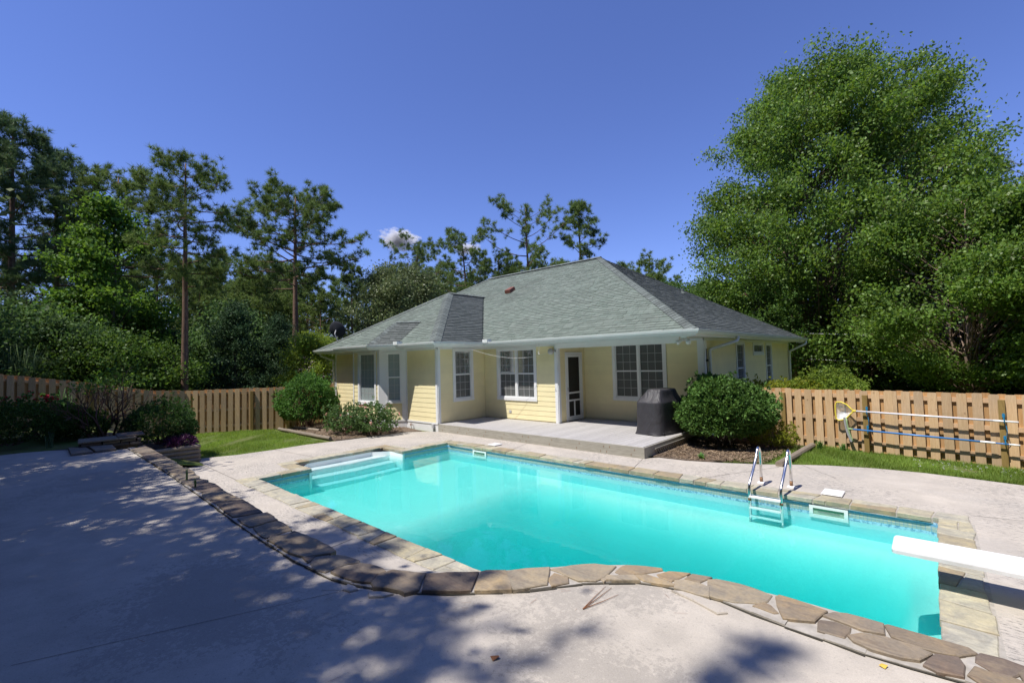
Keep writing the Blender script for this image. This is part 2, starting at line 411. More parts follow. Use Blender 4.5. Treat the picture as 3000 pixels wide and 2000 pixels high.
# saw-cut joints and cracks: thin dirt-filled lines let into the paving
def joint(parent, pts, z, w=0.007, jit=0.0):
    pts = [Vector((x, y, z)) for x, y in pts]
    q = []
    for a, b in zip(pts[:-1], pts[1:]):
        n = max(1, int((b - a).length / 0.12)) if jit else 1
        for i in range(n):
            t = i / n; p_ = a.lerp(b, t)
            if jit and 0 < i: p_ = p_ + Vector((rnd.uniform(-jit, jit), rnd.uniform(-jit, jit), 0))
            q.append(p_)
    q.append(pts[-1])
    mb = MB()
    for a, b in zip(q[:-1], q[1:]):
        d = (b - a).normalized(); nrm = Vector((-d.y, d.x, 0)) * w * (rnd.uniform(0.5, 1.2) if jit else 1) / 2
        mb.add([a - nrm, b - nrm, b + nrm, a + nrm], [(0, 1, 2, 3)])
    o = mb.build('joint', M['darkgap']); o.parent = parent
for pts, j in [([(-3.1, -3.2), (-1.15, -3.0)], 0.0), ([(-0.28, -4.9), (-3.4, -4.9)], 0.0), ([(4.97, 1.14), (5.2, 0.30)], 0.006), ([(7.33, 1.9), (6.5, 0.3)], 0.008), ([(7.62, 2.3), (8.25, 1.55)], 0.015),
               ([(9.82, 0.42), (13.5, 1.2)], 0.006), ([(4.2, -5.0), (4.4, -6.1)], 0.0), ([(8.3, 0.68), (8.55, 0.80)], 0.012), ([(2.0, 0.3), (1.8, 1.1)], 0.0), ([(9.82, -1.0), (10.6, -1.35)], 0.015)]:
    joint(d_, pts, 0.003, 0.008, j)

# ------------------------------------------------------------ raised terrace in front
TZ = 0.597
FAR = [(-2.16, -6.13), (1.6, -6.06), (3.75, -6.11), (5.17, -6.1), (6.04, -6.13), (6.46, -5.99), (6.73, -5.82), (7.05, -5.58), (7.33, -5.29), (7.56, -5.03), (7.85, -4.79), (8.09, -4.74), (8.8, -4.60), (9.28, -4.60), (9.8, -4.61), (10.6, -4.66), (11.6, -4.8), (13.5, -5.3)]
NEAR = [(-2.2, -6.235), (1.0, -6.25), (3.22, -6.30), (4.76, -6.345), (5.77, -6.345), (6.37, -6.3), (6.73, -6.16), (6.99, -6.01), (7.26, -5.78), (7.52, -5.52), (7.71, -5.25), (7.96, -5.01), (8.17, -4.92), (8.48, -4.88), (8.87, -4.94), (9.25, -4.96), (9.6, -4.92), (10.5, -4.98), (11.5, -5.12), (13.5, -5.62)]
def terrace():
    outline = [(-3.62, -7.9), (-3.35, -7.3), (-3.05, -6.95), (-2.25, -6.9)] + [(x, y + 0.03) for x, y in NEAR] + [(16, -6.5), (16, -20), (-10, -20), (-5.2, -12), (-4.2, -9.4)]
    mb = MB(); mb.prism(outline, -0.2, TZ)
    return tag(mb.build('terrace', M['terrace']), kind='structure')
t_ = terrace()
for pts, j in [([(6.55, -6.26), (5.9, -7.85)], 0.0), ([(6.62, -6.24), (6.40, -6.42)], 0.012)]:
    joint(t_, pts, TZ + 0.003, 0.003, j)

# ------------------------------------------------------------ flagstone edging of the terrace
EDGE_STONES = [
[(-1.056,-6.216),(-1.125,-5.977),(-2.21,-5.979),(-1.857,-6.228)],
[(-0.269,-6.236),(-0.247,-5.984),(-1.061,-5.982),(-0.994,-6.22)],
[(0.171,-6.243),(0.499,-6.009),(0.373,-5.983),(-0.205,-5.989),(-0.216,-6.24)],
[(0.908,-6.257),(0.912,-6.22),(0.942,-6.024),(0.86,-6.012),(0.541,-6.018),(0.214,-6.251)],
[(1.541,-6.246),(1.618,-6.035),(1.525,-6.008),(1.027,-5.998),(0.971,-6.232)],
[(1.925,-6.257),(1.984,-6.07),(1.886,-6.036),(1.662,-6.035),(1.592,-6.252)],
[(2.187,-6.256),(2.267,-6.25),(2.278,-6.052),(2.214,-6.015),(2.006,-6.065),(1.96,-6.26)],
[(2.76,-6.257),(2.927,-6.225),(2.953,-6.065),(2.929,-6.035),(2.514,-6.013),(2.327,-6.054),(2.308,-6.245)],
[(3.058,-6.285),(3.318,-6.281),(3.505,-6.139),(3.619,-6.04),(3.284,-6.048),(2.985,-6.055),(2.923,-6.252)],
[(4.217,-6.315),(4.254,-6.271),(4.313,-6.065),(3.968,-6.046),(3.639,-6.037),(3.555,-6.163),(3.628,-6.286)],
[(3.472,-6.287),(3.602,-6.279),(3.519,-6.166),(3.347,-6.288)],
[(4.523,-6.315),(4.686,-6.307),(4.707,-6.276),(4.684,-6.159),(4.691,-6.061),(4.481,-6.045),(4.376,-6.041),(4.341,-6.17),(4.344,-6.299)],
[(4.885,-6.306),(5.036,-6.322),(5.113,-6.313),(5.097,-6.181),(5.094,-6.087),(4.869,-6.061),(4.721,-6.069),(4.746,-6.289)],
[(5.263,-6.072),(5.148,-6.086),(5.203,-6.17)],
[(5.335,-6.32),(5.54,-6.318),(5.718,-6.303),(5.804,-6.283),(5.905,-6.117),(5.896,-6.068),(5.74,-6.053),(5.524,-6.057),(5.241,-6.085),(5.196,-6.182),(5.132,-6.279),(5.196,-6.331)],
[(5.927,-6.302),(5.911,-6.269),(5.862,-6.222),(5.819,-6.29)],
[(5.997,-6.302),(6.059,-6.319),(6.189,-6.288),(6.179,-6.14),(6.239,-6.056),(6.205,-6.033),(6.033,-6.063),(5.981,-6.088),(5.875,-6.219),(5.957,-6.296)],
[(6.309,-6.177),(6.397,-6.137),(6.516,-6.061),(6.527,-6.005),(6.475,-5.994),(6.341,-6.014),(6.259,-6.051),(6.204,-6.201)],
[(6.382,-6.254),(6.482,-6.232),(6.548,-6.207),(6.604,-6.17),(6.531,-6.078),(6.415,-6.147),(6.224,-6.212),(6.238,-6.269)],
[(6.685,-6.187),(6.758,-6.132),(6.847,-6.104),(6.906,-6.104),(6.946,-6.02),(6.875,-5.95),(6.797,-5.848),(6.567,-5.967),(6.561,-5.988),(6.556,-6.077),(6.615,-6.165)],
[(7.219,-5.806),(7.134,-5.683),(7.074,-5.598),(6.959,-5.703),(6.812,-5.842),(6.89,-5.919),(6.981,-6.008)],
[(7.422,-5.628),(7.289,-5.519),(7.212,-5.458),(7.107,-5.543),(7.094,-5.582),(7.154,-5.667),(7.247,-5.783)],
[(7.437,-5.617),(7.56,-5.425),(7.509,-5.35),(7.424,-5.221),(7.312,-5.338),(7.229,-5.456)],
[(7.602,-5.23),(7.692,-5.234),(7.779,-5.17),(7.801,-5.102),(7.789,-4.988),(7.78,-4.9),(7.641,-4.963),(7.526,-5.093),(7.451,-5.225)],
[(7.595,-5.407),(7.649,-5.305),(7.605,-5.25),(7.502,-5.259),(7.52,-5.352)],
[(7.832,-5.135),(7.85,-5.023),(7.799,-5.049),(7.797,-5.12)],
[(7.888,-4.983),(8.063,-4.75),(8.046,-4.722),(7.952,-4.762),(7.834,-4.833),(7.819,-4.874),(7.825,-4.964)],
[(8.012,-4.989),(7.946,-4.945),(7.865,-5.022),(7.841,-5.117)],
[(8.043,-4.964),(8.212,-4.91),(8.21,-4.887),(8.128,-4.88),(8.017,-4.876),(7.955,-4.938)],
[(8.096,-4.843),(8.179,-4.849),(8.229,-4.669),(8.111,-4.73),(8.069,-4.821)],
[(8.328,-4.75),(8.364,-4.64),(8.252,-4.673),(8.239,-4.758)],
[(8.238,-4.929),(8.438,-4.906),(8.402,-4.792),(8.331,-4.778),(8.243,-4.791),(8.2,-4.837)],
[(8.396,-4.771),(8.444,-4.884),(8.483,-4.883),(8.578,-4.867),(8.698,-4.794),(8.728,-4.744),(8.731,-4.65),(8.665,-4.632),(8.545,-4.621),(8.404,-4.646),(8.365,-4.685)],
[(8.79,-4.857),(8.808,-4.839),(8.762,-4.784),(8.729,-4.776),(8.687,-4.845)],
[(8.797,-4.755),(8.851,-4.884),(8.903,-4.858),(8.984,-4.813),(9.021,-4.657),(8.957,-4.646),(8.86,-4.63),(8.775,-4.629),(8.766,-4.663)],
[(9.112,-4.727),(9.196,-4.748),(9.284,-4.721),(9.274,-4.614),(9.19,-4.616),(9.118,-4.62),(9.06,-4.651),(9.023,-4.715)],
[(9.02,-4.888),(9.13,-4.879),(9.143,-4.807),(9.143,-4.761),(9.073,-4.747),(9.015,-4.774),(9.01,-4.799)],
[(9.327,-4.723),(9.435,-4.749),(9.569,-4.721),(9.638,-4.645),(9.61,-4.612),(9.514,-4.612),(9.401,-4.611),(9.304,-4.609),(9.292,-4.62)],
[(9.182,-4.898),(9.259,-4.919),(9.36,-4.909),(9.425,-4.884),(9.473,-4.786),(9.395,-4.764),(9.301,-4.762),(9.2,-4.798),(9.154,-4.859)],
[(9.502,-4.927),(9.581,-4.9),(9.588,-4.804),(9.572,-4.742),(9.493,-4.778),(9.452,-4.906)],
[(9.64,-4.723),(9.691,-4.77),(9.749,-4.767),(9.797,-4.653),(9.799,-4.636),(9.736,-4.62),(9.66,-4.629),(9.645,-4.664)],
[(9.652,-4.924),(9.779,-4.839),(9.782,-4.8),(9.763,-4.789),(9.689,-4.8),(9.634,-4.786),(9.607,-4.878)],
[(9.788,-4.787),(9.819,-4.783),(9.857,-4.662),(9.819,-4.637),(9.78,-4.712)]]

def edging():
    t = thing('stone_edging', 'curving flagstone edging along the raised terrace above the pool', 'stone edging', (7.0, -5.8, 0))
    mb = MB()
    # mortar bed and the rubble face below it, down to the lower paving
    q = FAR; nn_ = NEAR
    def samp(L, t_):
        d = [0]
        for a, b in zip(L[:-1], L[1:]): d.append(d[-1] + math.dist(a, b))
        s = t_ * d[-1]
        for i in range(len(L) - 1):
            if s <= d[i + 1]: k = (s - d[i]) / (d[i + 1] - d[i]); return (L[i][0] + (L[i + 1][0] - L[i][0]) * k, L[i][1] + (L[i + 1][1] - L[i][1]) * k)
        return L[-1]
    n = 90
    A = [samp(q, i / n) for i in range(n + 1)]; B = [samp(nn_, i / n) for i in range(n + 1)]
    for i in range(n):
        j1 = rnd.uniform(-.006, .006)
        mb.hexa([(*A[i], -0.15), (*B[i], -0.15), (*B[i + 1], -0.15), (*A[i + 1], -0.15), (A[i][0], A[i][1], 0.612), (B[i][0], B[i][1], 0.610 + j1), (B[i + 1][0], B[i + 1][1], 0.610 + j1), (A[i + 1][0], A[i + 1][1], 0.612)])
    P(mb, 'mortar_bed', M['mortar'], t)
    more = []
    x = 9.92
    while x < 12.6:
        w = rnd.uniform(0.22, 0.42); yb = -4.62 - 0.12 * (x - 9.8); 
        more.append([(x, yb - .3), (x + w - .03, yb - .31 + rnd.uniform(-.02, .02)), (x + w - .02, yb - .16), (x + .01, yb - .17)])
        more.append([(x + .02, yb - .14), (x + w - .03, yb - .13), (x + w - .05, yb - .01), (x, yb)])
        x += w
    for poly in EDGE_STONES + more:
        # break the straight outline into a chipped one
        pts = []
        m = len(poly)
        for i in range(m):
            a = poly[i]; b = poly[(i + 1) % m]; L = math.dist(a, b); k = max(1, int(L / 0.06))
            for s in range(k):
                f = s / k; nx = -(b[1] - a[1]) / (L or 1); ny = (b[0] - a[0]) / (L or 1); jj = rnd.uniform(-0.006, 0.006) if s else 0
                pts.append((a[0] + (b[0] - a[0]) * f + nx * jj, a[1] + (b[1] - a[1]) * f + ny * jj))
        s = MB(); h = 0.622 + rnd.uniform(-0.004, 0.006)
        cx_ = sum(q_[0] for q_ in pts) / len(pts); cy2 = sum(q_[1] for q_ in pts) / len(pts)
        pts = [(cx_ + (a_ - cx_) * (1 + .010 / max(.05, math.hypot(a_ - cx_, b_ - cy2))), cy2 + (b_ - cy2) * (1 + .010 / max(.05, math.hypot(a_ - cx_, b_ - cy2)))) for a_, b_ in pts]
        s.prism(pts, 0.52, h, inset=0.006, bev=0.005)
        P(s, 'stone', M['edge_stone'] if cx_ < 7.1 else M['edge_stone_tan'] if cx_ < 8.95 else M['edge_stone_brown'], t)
    # dark broken joint along the near side
    mb = MB()
    for i in range(n):
        w0 = rnd.uniform(0.004, 0.022); w1 = rnd.uniform(0.004, 0.022)
        a, b = B[i], B[i + 1]; d = Vector((b[0] - a[0], b[1] - a[1], 0)).normalized(); nv = Vector((d.y, -d.x, 0))
        mb.add([(a[0] + nv.x * w0, a[1] + nv.y * w0, TZ + 0.005), (b[0] + nv.x * w1, b[1] + nv.y * w1, TZ + 0.005), (b[0] - nv.x * 0.02, b[1] - nv.y * 0.02, TZ + 0.006), (a[0] - nv.x * 0.02, a[1] - nv.y * 0.02, TZ + 0.006)], [(0, 1, 2, 3)])
    P(mb, 'open_joint', M['darkgap'], t)
    # loose broken slabs of concrete beside it
    for poly in ([(6.47, -6.27), (6.52, -6.33), (6.58, -6.31), (6.60, -6.26), (6.54, -6.25)], [(6.69, -6.24), (6.75, -6.27), (6.82, -6.20), (6.84, -6.14), (6.74, -6.18)], [(8.22, -4.955), (8.38, -4.99), (8.54, -5.05), (8.585, -5.00), (8.48, -4.925), (8.30, -4.915)]):
        s = MB(); s.prism(poly, TZ - 0.02, TZ + 0.014, 0.006, 0.006); P(s, 'broken_slab', M['terrace'], t)
edging()

# low stone wall at the far left corner of the terrace
def corner_wall():
    t = thing('low_stone_wall', 'low dry stone ledge at the far corner of the terrace beside the twiggy shrub', 'stone wall', (-2.6, -6.7, TZ))
    def st(poly, z0, z1):
        s = MB(); s.prism(poly, z0, z1, 0.015, 0.012); P(s, 'stone', M['edge_stone'], t)
    # two slabs on the terrace, a ledge of stacked slabs behind them
    st([(-2.12, -7.05), (-2.10, -6.75), (-2.95, -6.78), (-3.15, -7.02)], TZ - .02, TZ + .045)
    st([(-2.12, -6.72), (-2.10, -6.42), (-2.75, -6.40), (-2.92, -6.74)], TZ - .02, TZ + .05)
    for k in range(2):
        y0 = -6.85
        while y0 < -5.95:
            w = rnd.uniform(0.25, 0.4); y1 = min(-5.9, y0 + w)
            st([(-2.92 + rnd.uniform(-.03, .03), y0), (-2.92 + rnd.uniform(-.03, .03), y1 - .02), (-3.4, y1 - .02), (-3.4, y0)], TZ + 0.06 * k - .01, TZ + 0.06 * (k + 1) - 0.008 - .01)
            y0 = y1
    st([(-2.88, -6.9), (-2.86, -6.0), (-3.45, -5.95), (-3.5, -6.85)], TZ + 0.115, TZ + 0.15)
    st([(-2.95, -6.3), (-2.95, -5.85), (-3.6, -5.8), (-3.55, -6.25)], TZ + 0.152, TZ + 0.185)
    return t
corner_wall()

# ------------------------------------------------------------ swimming pool
WZ = -0.13      # water level
def liner_mat():
    m, nt, nn, ll, b = nodes('vinyl_pool_liner'); wp = world_pos(nt)
    sep = nn.new('ShaderNodeSeparateXYZ'); ll.new(wp, sep.inputs[0]); z = sep.outputs[2]
    u = math_(nt, 'ADD', sep.outputs[0], sep.outputs[1])
    # printed bands: pale marbled blue, mid blue, two rows of sandy mosaic, then plain pale blue
    marb = noise(nt, 26, 4, 0.7, wp)
    pale = mixrgb(nt, ramp(nt, marb, [(0.46, 0.0), (0.6, 1.0)]), (0.50, 0.68, 0.85), (0.13, 0.27, 0.46))
    mid = mixrgb(nt, ramp(nt, marb, [(0.45, 0.0), (0.6, 1.0)]), (0.10, 0.30, 0.52), (0.18, 0.40, 0.60))
    br = nn.new('ShaderNodeTexBrick'); br.offset = 0.0; br.inputs['Scale'].default_value = 1.0
    br.inputs['Brick Width'].default_value = 0.042; br.inputs['Row Height'].default_value = 0.036; br.inputs['Mortar Size'].default_value = 0.004
    br.inputs['Color1'].default_value = (0.55, 0.52, 0.40, 1); br.inputs['Color2'].default_value = (0.38, 0.45, 0.42, 1); br.inputs['Mortar'].default_value = (0.25, 0.38, 0.46, 1)
    cb = nn.new('ShaderNodeCombineXYZ'); ll.new(u, cb.inputs[0]); ll.new(z, cb.inputs[1]); ll.new(cb.outputs[0], br.inputs['Vector'])
    def below(h): return math_(nt, 'LESS_THAN', z, h)
    col = mixrgb(nt, below(-0.075), pale, mid)
    col = mixrgb(nt, below(-0.100), col, br.outputs['Color'])
    col = mixrgb(nt, below(-0.172), col, pale)
    col = mixrgb(nt, below(-0.215), col, (0.42, 0.70, 0.76))
    ll.new(col, b.inputs['Base Color']); b.inputs['Roughness'].default_value = 0.35; return m
M['liner'] = liner_mat()
M['floor_liner'] = plain('pool_floor_vinyl', (0.76, 0.83, 0.75), 0.5, var=0.06, scale=1.2)
M['step'] = plain('fibreglass_steps', (0.86, 0.87, 0.88), 0.3, var=0.02)

def water_mat():
    m, nt, nn, ll, b = nodes('pool_water'); nn.remove(b)
    out = nn['Material Output']; wp = world_pos(nt)
    gl = nn.new('ShaderNodeBsdfGlossy'); gl.inputs['Roughness'].default_value = 0.0
    tr = nn.new('ShaderNodeBsdfTransparent'); tr.inputs['Color'].default_value = (0.97, 0.99, 0.99, 1)
    bp = nn.new('ShaderNodeBump'); bp.inputs['Strength'].default_value = 0.14; bp.inputs['Distance'].default_value = 0.02
    h = math_(nt, 'ADD', noise(nt, 2.2, 3, 0.5, wp, (1, 1, 1)), math_(nt, 'MULTIPLY', noise(nt, 11, 2, 0.5, wp), 0.12))
    ll.new(h, bp.inputs['Height']); ll.new(bp.outputs[0], gl.inputs['Normal'])
    fr = nn.new('ShaderNodeFresnel'); fr.inputs['IOR'].default_value = 1.33; ll.new(bp.outputs[0], fr.inputs['Normal'])
    mx = nn.new('ShaderNodeMixShader'); ll.new(fr.outputs[0], mx.inputs[0]); ll.new(tr.outputs[0], mx.inputs[1]); ll.new(gl.outputs[0], mx.inputs[2])
    ll.new(mx.outputs[0], out.inputs['Surface'])
    ab = nn.new('ShaderNodeVolumeAbsorption'); ab.inputs['Color'].default_value = (0.0, 0.888, 0.898, 1); ab.inputs['Density'].default_value = 1.1
    sc = nn.new('ShaderNodeVolumeScatter'); sc.inputs['Color'].default_value = (0.06, 0.93, 0.91, 1); sc.inputs['Density'].default_value = 0.36; sc.inputs['Anisotropy'].default_value = 0.2
    ad = nn.new('ShaderNodeAddShader'); ll.new(ab.outputs[0], ad.inputs[0]); ll.new(sc.outputs[0], ad.inputs[1]); ll.new(ad.outputs[0], out.inputs['Volume'])
    return m
M['water'] = water_mat()

def pool():
    x0, x1, y0, y1 = POOL
    t = thing('swimming_pool', 'rectangular in-ground pool of turquoise water with flagstone coping', 'swimming pool', (4.75, -2.3, 0))
    # basin: walls, a shallow shelf along the house side and a hopper towards the terrace
    def fz(x, y):
        s = -0.43
        a = min(1, max(0, (x - 3.3) / 1.8)) * min(1, max(0, (9.35 - x) / 1.2)); b_ = min(1, max(0, (-0.45 - y) / 0.6)) * min(1, max(0, (y + 4.55) / 0.5))
        c = min(1, max(0, (-0.4 - y) / 2.6))
        return s - 0.06 * c - 2.5 * a * b_
    nx, ny = 38, 20
    mb = MB(); I = {}
    for i in range(nx + 1):
        for j in range(ny + 1):
            x = x0 - 0.03 + (x1 - x0 + 0.06) * i / nx; y = y0 - 0.03 + (y1 - y0 + 0.06) * j / ny
            I[i, j] = len(mb.v); mb.v.append((x, y, fz(x, y)))
    for i in range(nx):
        for j in range(ny): mb.f.append((I[i, j], I[i + 1, j], I[i + 1, j + 1], I[i, j + 1]))
    P(mb, 'pool_floor', M['floor_liner'], t, True)
    # walls with the stair niche left open; the far corners are rounded
    X0, X1, Y0, Y1 = x0 - .03, x1 + .03, y0 - .03, y1 + .03
    def wall(path, name='liner_wall'):
        m_ = MB(); a = [(x, y, -3.7) for x, y in path]; b_ = [(x, y, -0.045) for x, y in path]; n = len(path)
        m_.add(a + b_, [(i, i + 1, n + i + 1, n + i) for i in range(n - 1)]); return P(m_, name, M['liner'], t, True)
    r_ = 0.16
    cor = lambda cx, cy_, a0: [(cx + r_ * math.cos(R(a0 - 15 * k)), cy_ + r_ * math.sin(R(a0 - 15 * k))) for k in range(7)]
    wall([(X0, -1.40)] + cor(X0 + r_, Y1 - r_, 180) + cor(X1 - r_, Y1 - r_, 90) + cor(X1 - r_, Y0 + r_, 0) + cor(X0 + r_, Y0 + r_, 270) + [(X0, -3.60)])
    # white fibreglass stair unit in its niche
    st = MB()
    YA, YB = -3.60, -1.40
    XB = -0.86
    # back and side walls with clipped corners
    wl_ = [(X0, YA), (-0.55, YA), (XB, YA + 0.30), (XB, YB - 0.34), (-0.55, YB), (X0, YB)]
    n = len(wl_)
    st.add([(x, y, -0.8) for x, y in wl_] + [(x, y, -0.05) for x, y in wl_] + [(x - .0, y, -0.05) for x, y in wl_], [(i, i + 1, n + i + 1, n + i) for i in range(n - 1)])
    stair = P(st, 'stair_wall', M['step'], t, False)
    lv = [(-0.86, -0.155), (-0.56, -0.27), (-0.32, -0.40), (-0.08, -0.53)]
    for k, (xa, z) in enumerate(lv):
        xb = xa + 0.28
        s = MB(); ya, yb = YA + 0.02, YB - 0.02
        front = [(xb + 0.05 * math.sin(math.pi * i / 8), ya + (yb - ya) * i / 8) for i in range(9)]
        poly = [(xa - .02, ya + (0.28 if k == 0 else 0)), ] + ([(xa + .29, ya)] if k == 0 else []) + front + ([(xa + .29, yb)] if k == 0 else []) + [(xa - .02, yb - (0.30 if k == 0 else 0))]
        s.prism(poly, z - 0.3, z, 0.012, 0.012); P(s, 'stair_tread', M['step'], t)
    s = MB(); s.box(X0 - .004, X0 + .03, YA - .05, YA, -0.62, -0.05); s.box(X0 - .004, X0 + .03, YB, YB + .05, -0.62, -0.05); P(s, 'stair_flange', M['step'], t)
    # skimmer mouths in the far wall
    for xs_, w in ((8.12, 0.46), (0.96, 0.47)):
        z0, z1 = -0.245, -0.075; yy = Y1
        s = MB(); b_ = 0.045
        s.box(xs_, xs_ + w, yy - .03, yy - .004, z1 - b_ * .8, z1); s.box(xs_, xs_ + w, yy - .03, yy - .004, z0, z0 + b_)
        s.box(xs_, xs_ + b_, yy - .03, yy - .004, z0 + b_, z1 - b_ * .8); s.box(xs_ + w - b_, xs_ + w, yy - .03, yy - .004, z0 + b_, z1 - b_ * .8)
        sk = P(s, 'skimmer_frame', M['plastic'], t)
        s = MB(); s.box(xs_ + b_ - .002, xs_ + w - b_ + .002, yy - .012, yy - .005, z0 + b_ - .002, z1 - b_ * .8 + .002); SP(s, 'skimmer_throat', M['skim'], sk)
        s = MB(); s.box(xs_ + b_ + .06, xs_ + w - b_ - .05, yy - .018, yy - .012, (z0 + z1) / 2 - .008, (z0 + z1) / 2 + .008); SP(s, 'weir_flap', M['skim_dark'], sk)
    # coping of flagstones, cell by cell
    bed = MB()
    def run(p0, p1, out, seed, lmin=.28, lmax=.6):
        rr = random.Random(seed); a = Vector((*p0, 0)); b_ = Vector((*p1, 0)); d = (b_ - a); L = d.length; d.normalize(); o = Vector((*out, 0))
        bed.hexa([a + o * .0 + Vector((0, 0, -.06)), b_ + Vector((0, 0, -.06)), b_ + o * (CW + .03) + Vector((0, 0, -.06)), a + o * (CW + .03) + Vector((0, 0, -.06)), a + o * .012 + Vector((0, 0, .001)), b_ + o * .012 + Vector((0, 0, .001)), b_ + o * (CW + .03) + Vector((0, 0, .001)), a + o * (CW + .03) + Vector((0, 0, .001))])
        s = 0.0; sl0 = 0.0
        while s < L - 0.02:
            e = min(L, s + rr.uniform(lmin, lmax))
            if L - e < 0.18: e = L
            sl1 = rr.uniform(-.07, .07) if e < L else 0.0
            g = rr.uniform(.006, .013)
            def pt(u, w): return a + d * u + o * w
            c = [(s + sl0 * -.5 + g, rr.uniform(-.012, .006)), (e - sl1 * .5 - g, rr.uniform(-.012, .006)), (e + sl1 * .5 - g, CW + rr.uniform(-.01, .025)), (s + sl0 * .5 + g, CW + rr.uniform(-.01, .025))]
            kind = rr.random()
            polys = []
            if kind < .42 or e - s < .2: polys = [c]
            elif kind < .72:
                k1 = rr.uniform(.35, .65); k2 = rr.uniform(.35, .65); h = .006
                l = lambda A, B, k: (A[0] + (B[0] - A[0]) * k, A[1] + (B[1] - A[1]) * k)
                m1 = l(c[0], c[3], k1); m2 = l(c[1], c[2], k2)
                polys = [[c[0], c[1], (m2[0], m2[1] - h), (m1[0], m1[1] - h)], [(m1[0], m1[1] + h), (m2[0], m2[1] + h), c[2], c[3]]]
            else:
                l = lambda A, B, k: (A[0] + (B[0] - A[0]) * k, A[1] + (B[1] - A[1]) * k)
                k1 = rr.uniform(.3, .7); k2 = rr.uniform(.25, .8); h = .008
                m1 = l(c[0], c[1], k1); m2 = l(c[3], c[2], k2)
                polys = [[c[0], (m1[0] - h, m1[1]), (m2[0] - h, m2[1]), c[3]], [(m1[0] + h, m1[1]), c[1], c[2], (m2[0] + h, m2[1])]]
            for pl in polys:
                pts = []
                for i in range(len(pl)):
                    A, B = pl[i], pl[(i + 1) % len(pl)]; Lg = math.dist(A, B); kk = max(1, int(Lg / .09))
                    for q in range(kk):
                        f = q / kk; jj = rr.uniform(-.005, .005) if q else 0
                        v = pt(A[0] + (B[0] - A[0]) * f + jj, A[1] + (B[1] - A[1]) * f + jj); pts.append((v.x, v.y))
                ms = MB(); ms.prism(pts, -0.045, 0.012 + rr.uniform(-.004, .008), .008, .007); P(ms, 'coping_stone', M['coping'], t)
            s = e; sl0 = sl1
    run((-0.3, 0.0), (9.8, 0.0), (0, 1), 3)              # house side
    run((9.5, 0.0), (9.5, -4.62), (1, 0), 5, .24, .45)   # diving end
    run((9.8, -4.62), (-0.3, -4.62), (0, -1), 9, .3, .6) # terrace side
    run((0.0, -4.62), (0.0, -3.60), (-1, 0), 11)
    run((0.0, -1.40), (0.0, 0.0), (-1, 0), 12)
    run((-0.86, -3.86), (-0.86, -1.14), (-1, 0), 13)     # round the stair niche
    run((0.0, -3.60), (-0.86, -3.60), (0, -1), 14)
    run((-0.86, -1.40), (0.0, -1.40), (0, 1), 15)
    P(bed, 'coping_mortar', M['mortar'], t)
    # water
    w = MB(); w.box(X0 - .02, X1 + .02, Y0 - .02, Y1 + .02, -3.6, WZ)
    wm = MB()
    pl = [(X0 - .02, Y0 - .02), (X1 + .02, Y0 - .02), (X1 + .02, Y1 + .02), (X0 - .02, Y1 + .02), (X0 - .02, YB + .01), (XB - .02, YB + .01), (XB - .02, YA - .01), (X0 - .02, YA - .01)]
    wm.prism(pl, -3.6, WZ)
    wo = wm.build('water', M['water']); tag(wo, kind='structure')
    # lids of the skimmer wells, let into the paving
    for (xa, xb, ya, yb), lab in (((8.22, 8.48, .34, .66), 'white skimmer lid in the paving nearest the diving board'), ((1.14, 1.40, .35, .62), 'white skimmer lid in the paving nearest the house corner')):
        lid = thing('skimmer_lid', lab, 'skimmer lid', ((xa + xb) / 2, (ya + yb) / 2, 0.0), group='skimmer lids')
        s = MB(); s.prism([(xa, ya), (xb, ya), (xb, yb), (xa, yb)], 0.013, 0.03, .006, .005); P(s, 'lid_plate', M['plastic'], lid)
        for k in (.3, .7):
            s = MB(); cx = xa + (xb - xa) * k; s.box(cx - .02, cx + .02, (ya + yb) / 2 - .008, (ya + yb) / 2 + .008, .0305, .033); P(s, 'finger_slot', M['grey'], lid)
M['skim'] = plain('skimmer_algae_throat', (0.22, 0.34, 0.22), 0.6, var=0.2, scale=12)
M['skim_dark'] = plain('skimmer_weir', (0.10, 0.15, 0.10), 0.6)
M['grey'] = plain('grey_plastic', (0.45, 0.45, 0.46), 0.5)
pool()

# ------------------------------------------------------------ ladder
def ladder():
    t = thing('pool_ladder', 'stainless steel pool ladder with two looped rails and white treads', 'ladder', (7.6, 0.3, 0))
    for xb, xf in ((7.37, 7.53), (7.80, 7.96)):
        xm = (xb + xf) / 2
        # from the flange up, over and down into the water
        yb, yf = 0.52, -0.16
        path = [(xb, yb, 0.012), (xb, yb, 0.36), (xb, yb - .01, 0.50)]
        for k in range(1, 8):
            a = math.pi * k / 8
            path.append((xb, yb - .01 - 0.09 * (1 - math.cos(a)), 0.50 + 0.10 * math.sin(a)))
        path += [(xb, 0.31, 0.49), (xb, 0.08, 0.29), (xb, -0.13, 0.14), (xb, -0.155, 0.09), (xb, -0.16, 0.0), (xb, -0.16, -0.46)]
        mb = MB(); mb.tube(path, 0.021, 12); rail = P(mb, 'rail', M['steel'], t, True)
        mb = MB(); mb.tube([(xb, yb, 0.10), (xb, yb, 0.013)], [0.0235, 0.0235], 12); SP(mb, 'rail_socket', M['steel_rust'], rail, True)
        mb = MB(); mb.lathe([(0.0, 0.028), (0.05, 0.026), (0.065, 0.013), (0.065, 0.001)], 20, origin=(xb, yb, 0.002)); SP(mb, 'flange', M['plastic'], rail, True)
        mb = MB(); mb.tube([(xb, -0.16, -0.075), (xb, -0.16, -0.115)], 0.0235, 12); SP(mb, 'rust_patch', M['steel_rust'], rail, True)
    for z in (-0.04, -0.20, -0.33):
        mb = MB(); mb.prism([(7.37, -0.22), (7.80, -0.22), (7.80, -0.12), (7.37, -0.12)], z - .018, z, .006, .006); P(mb, 'tread', M['plastic'], t)
ladder()

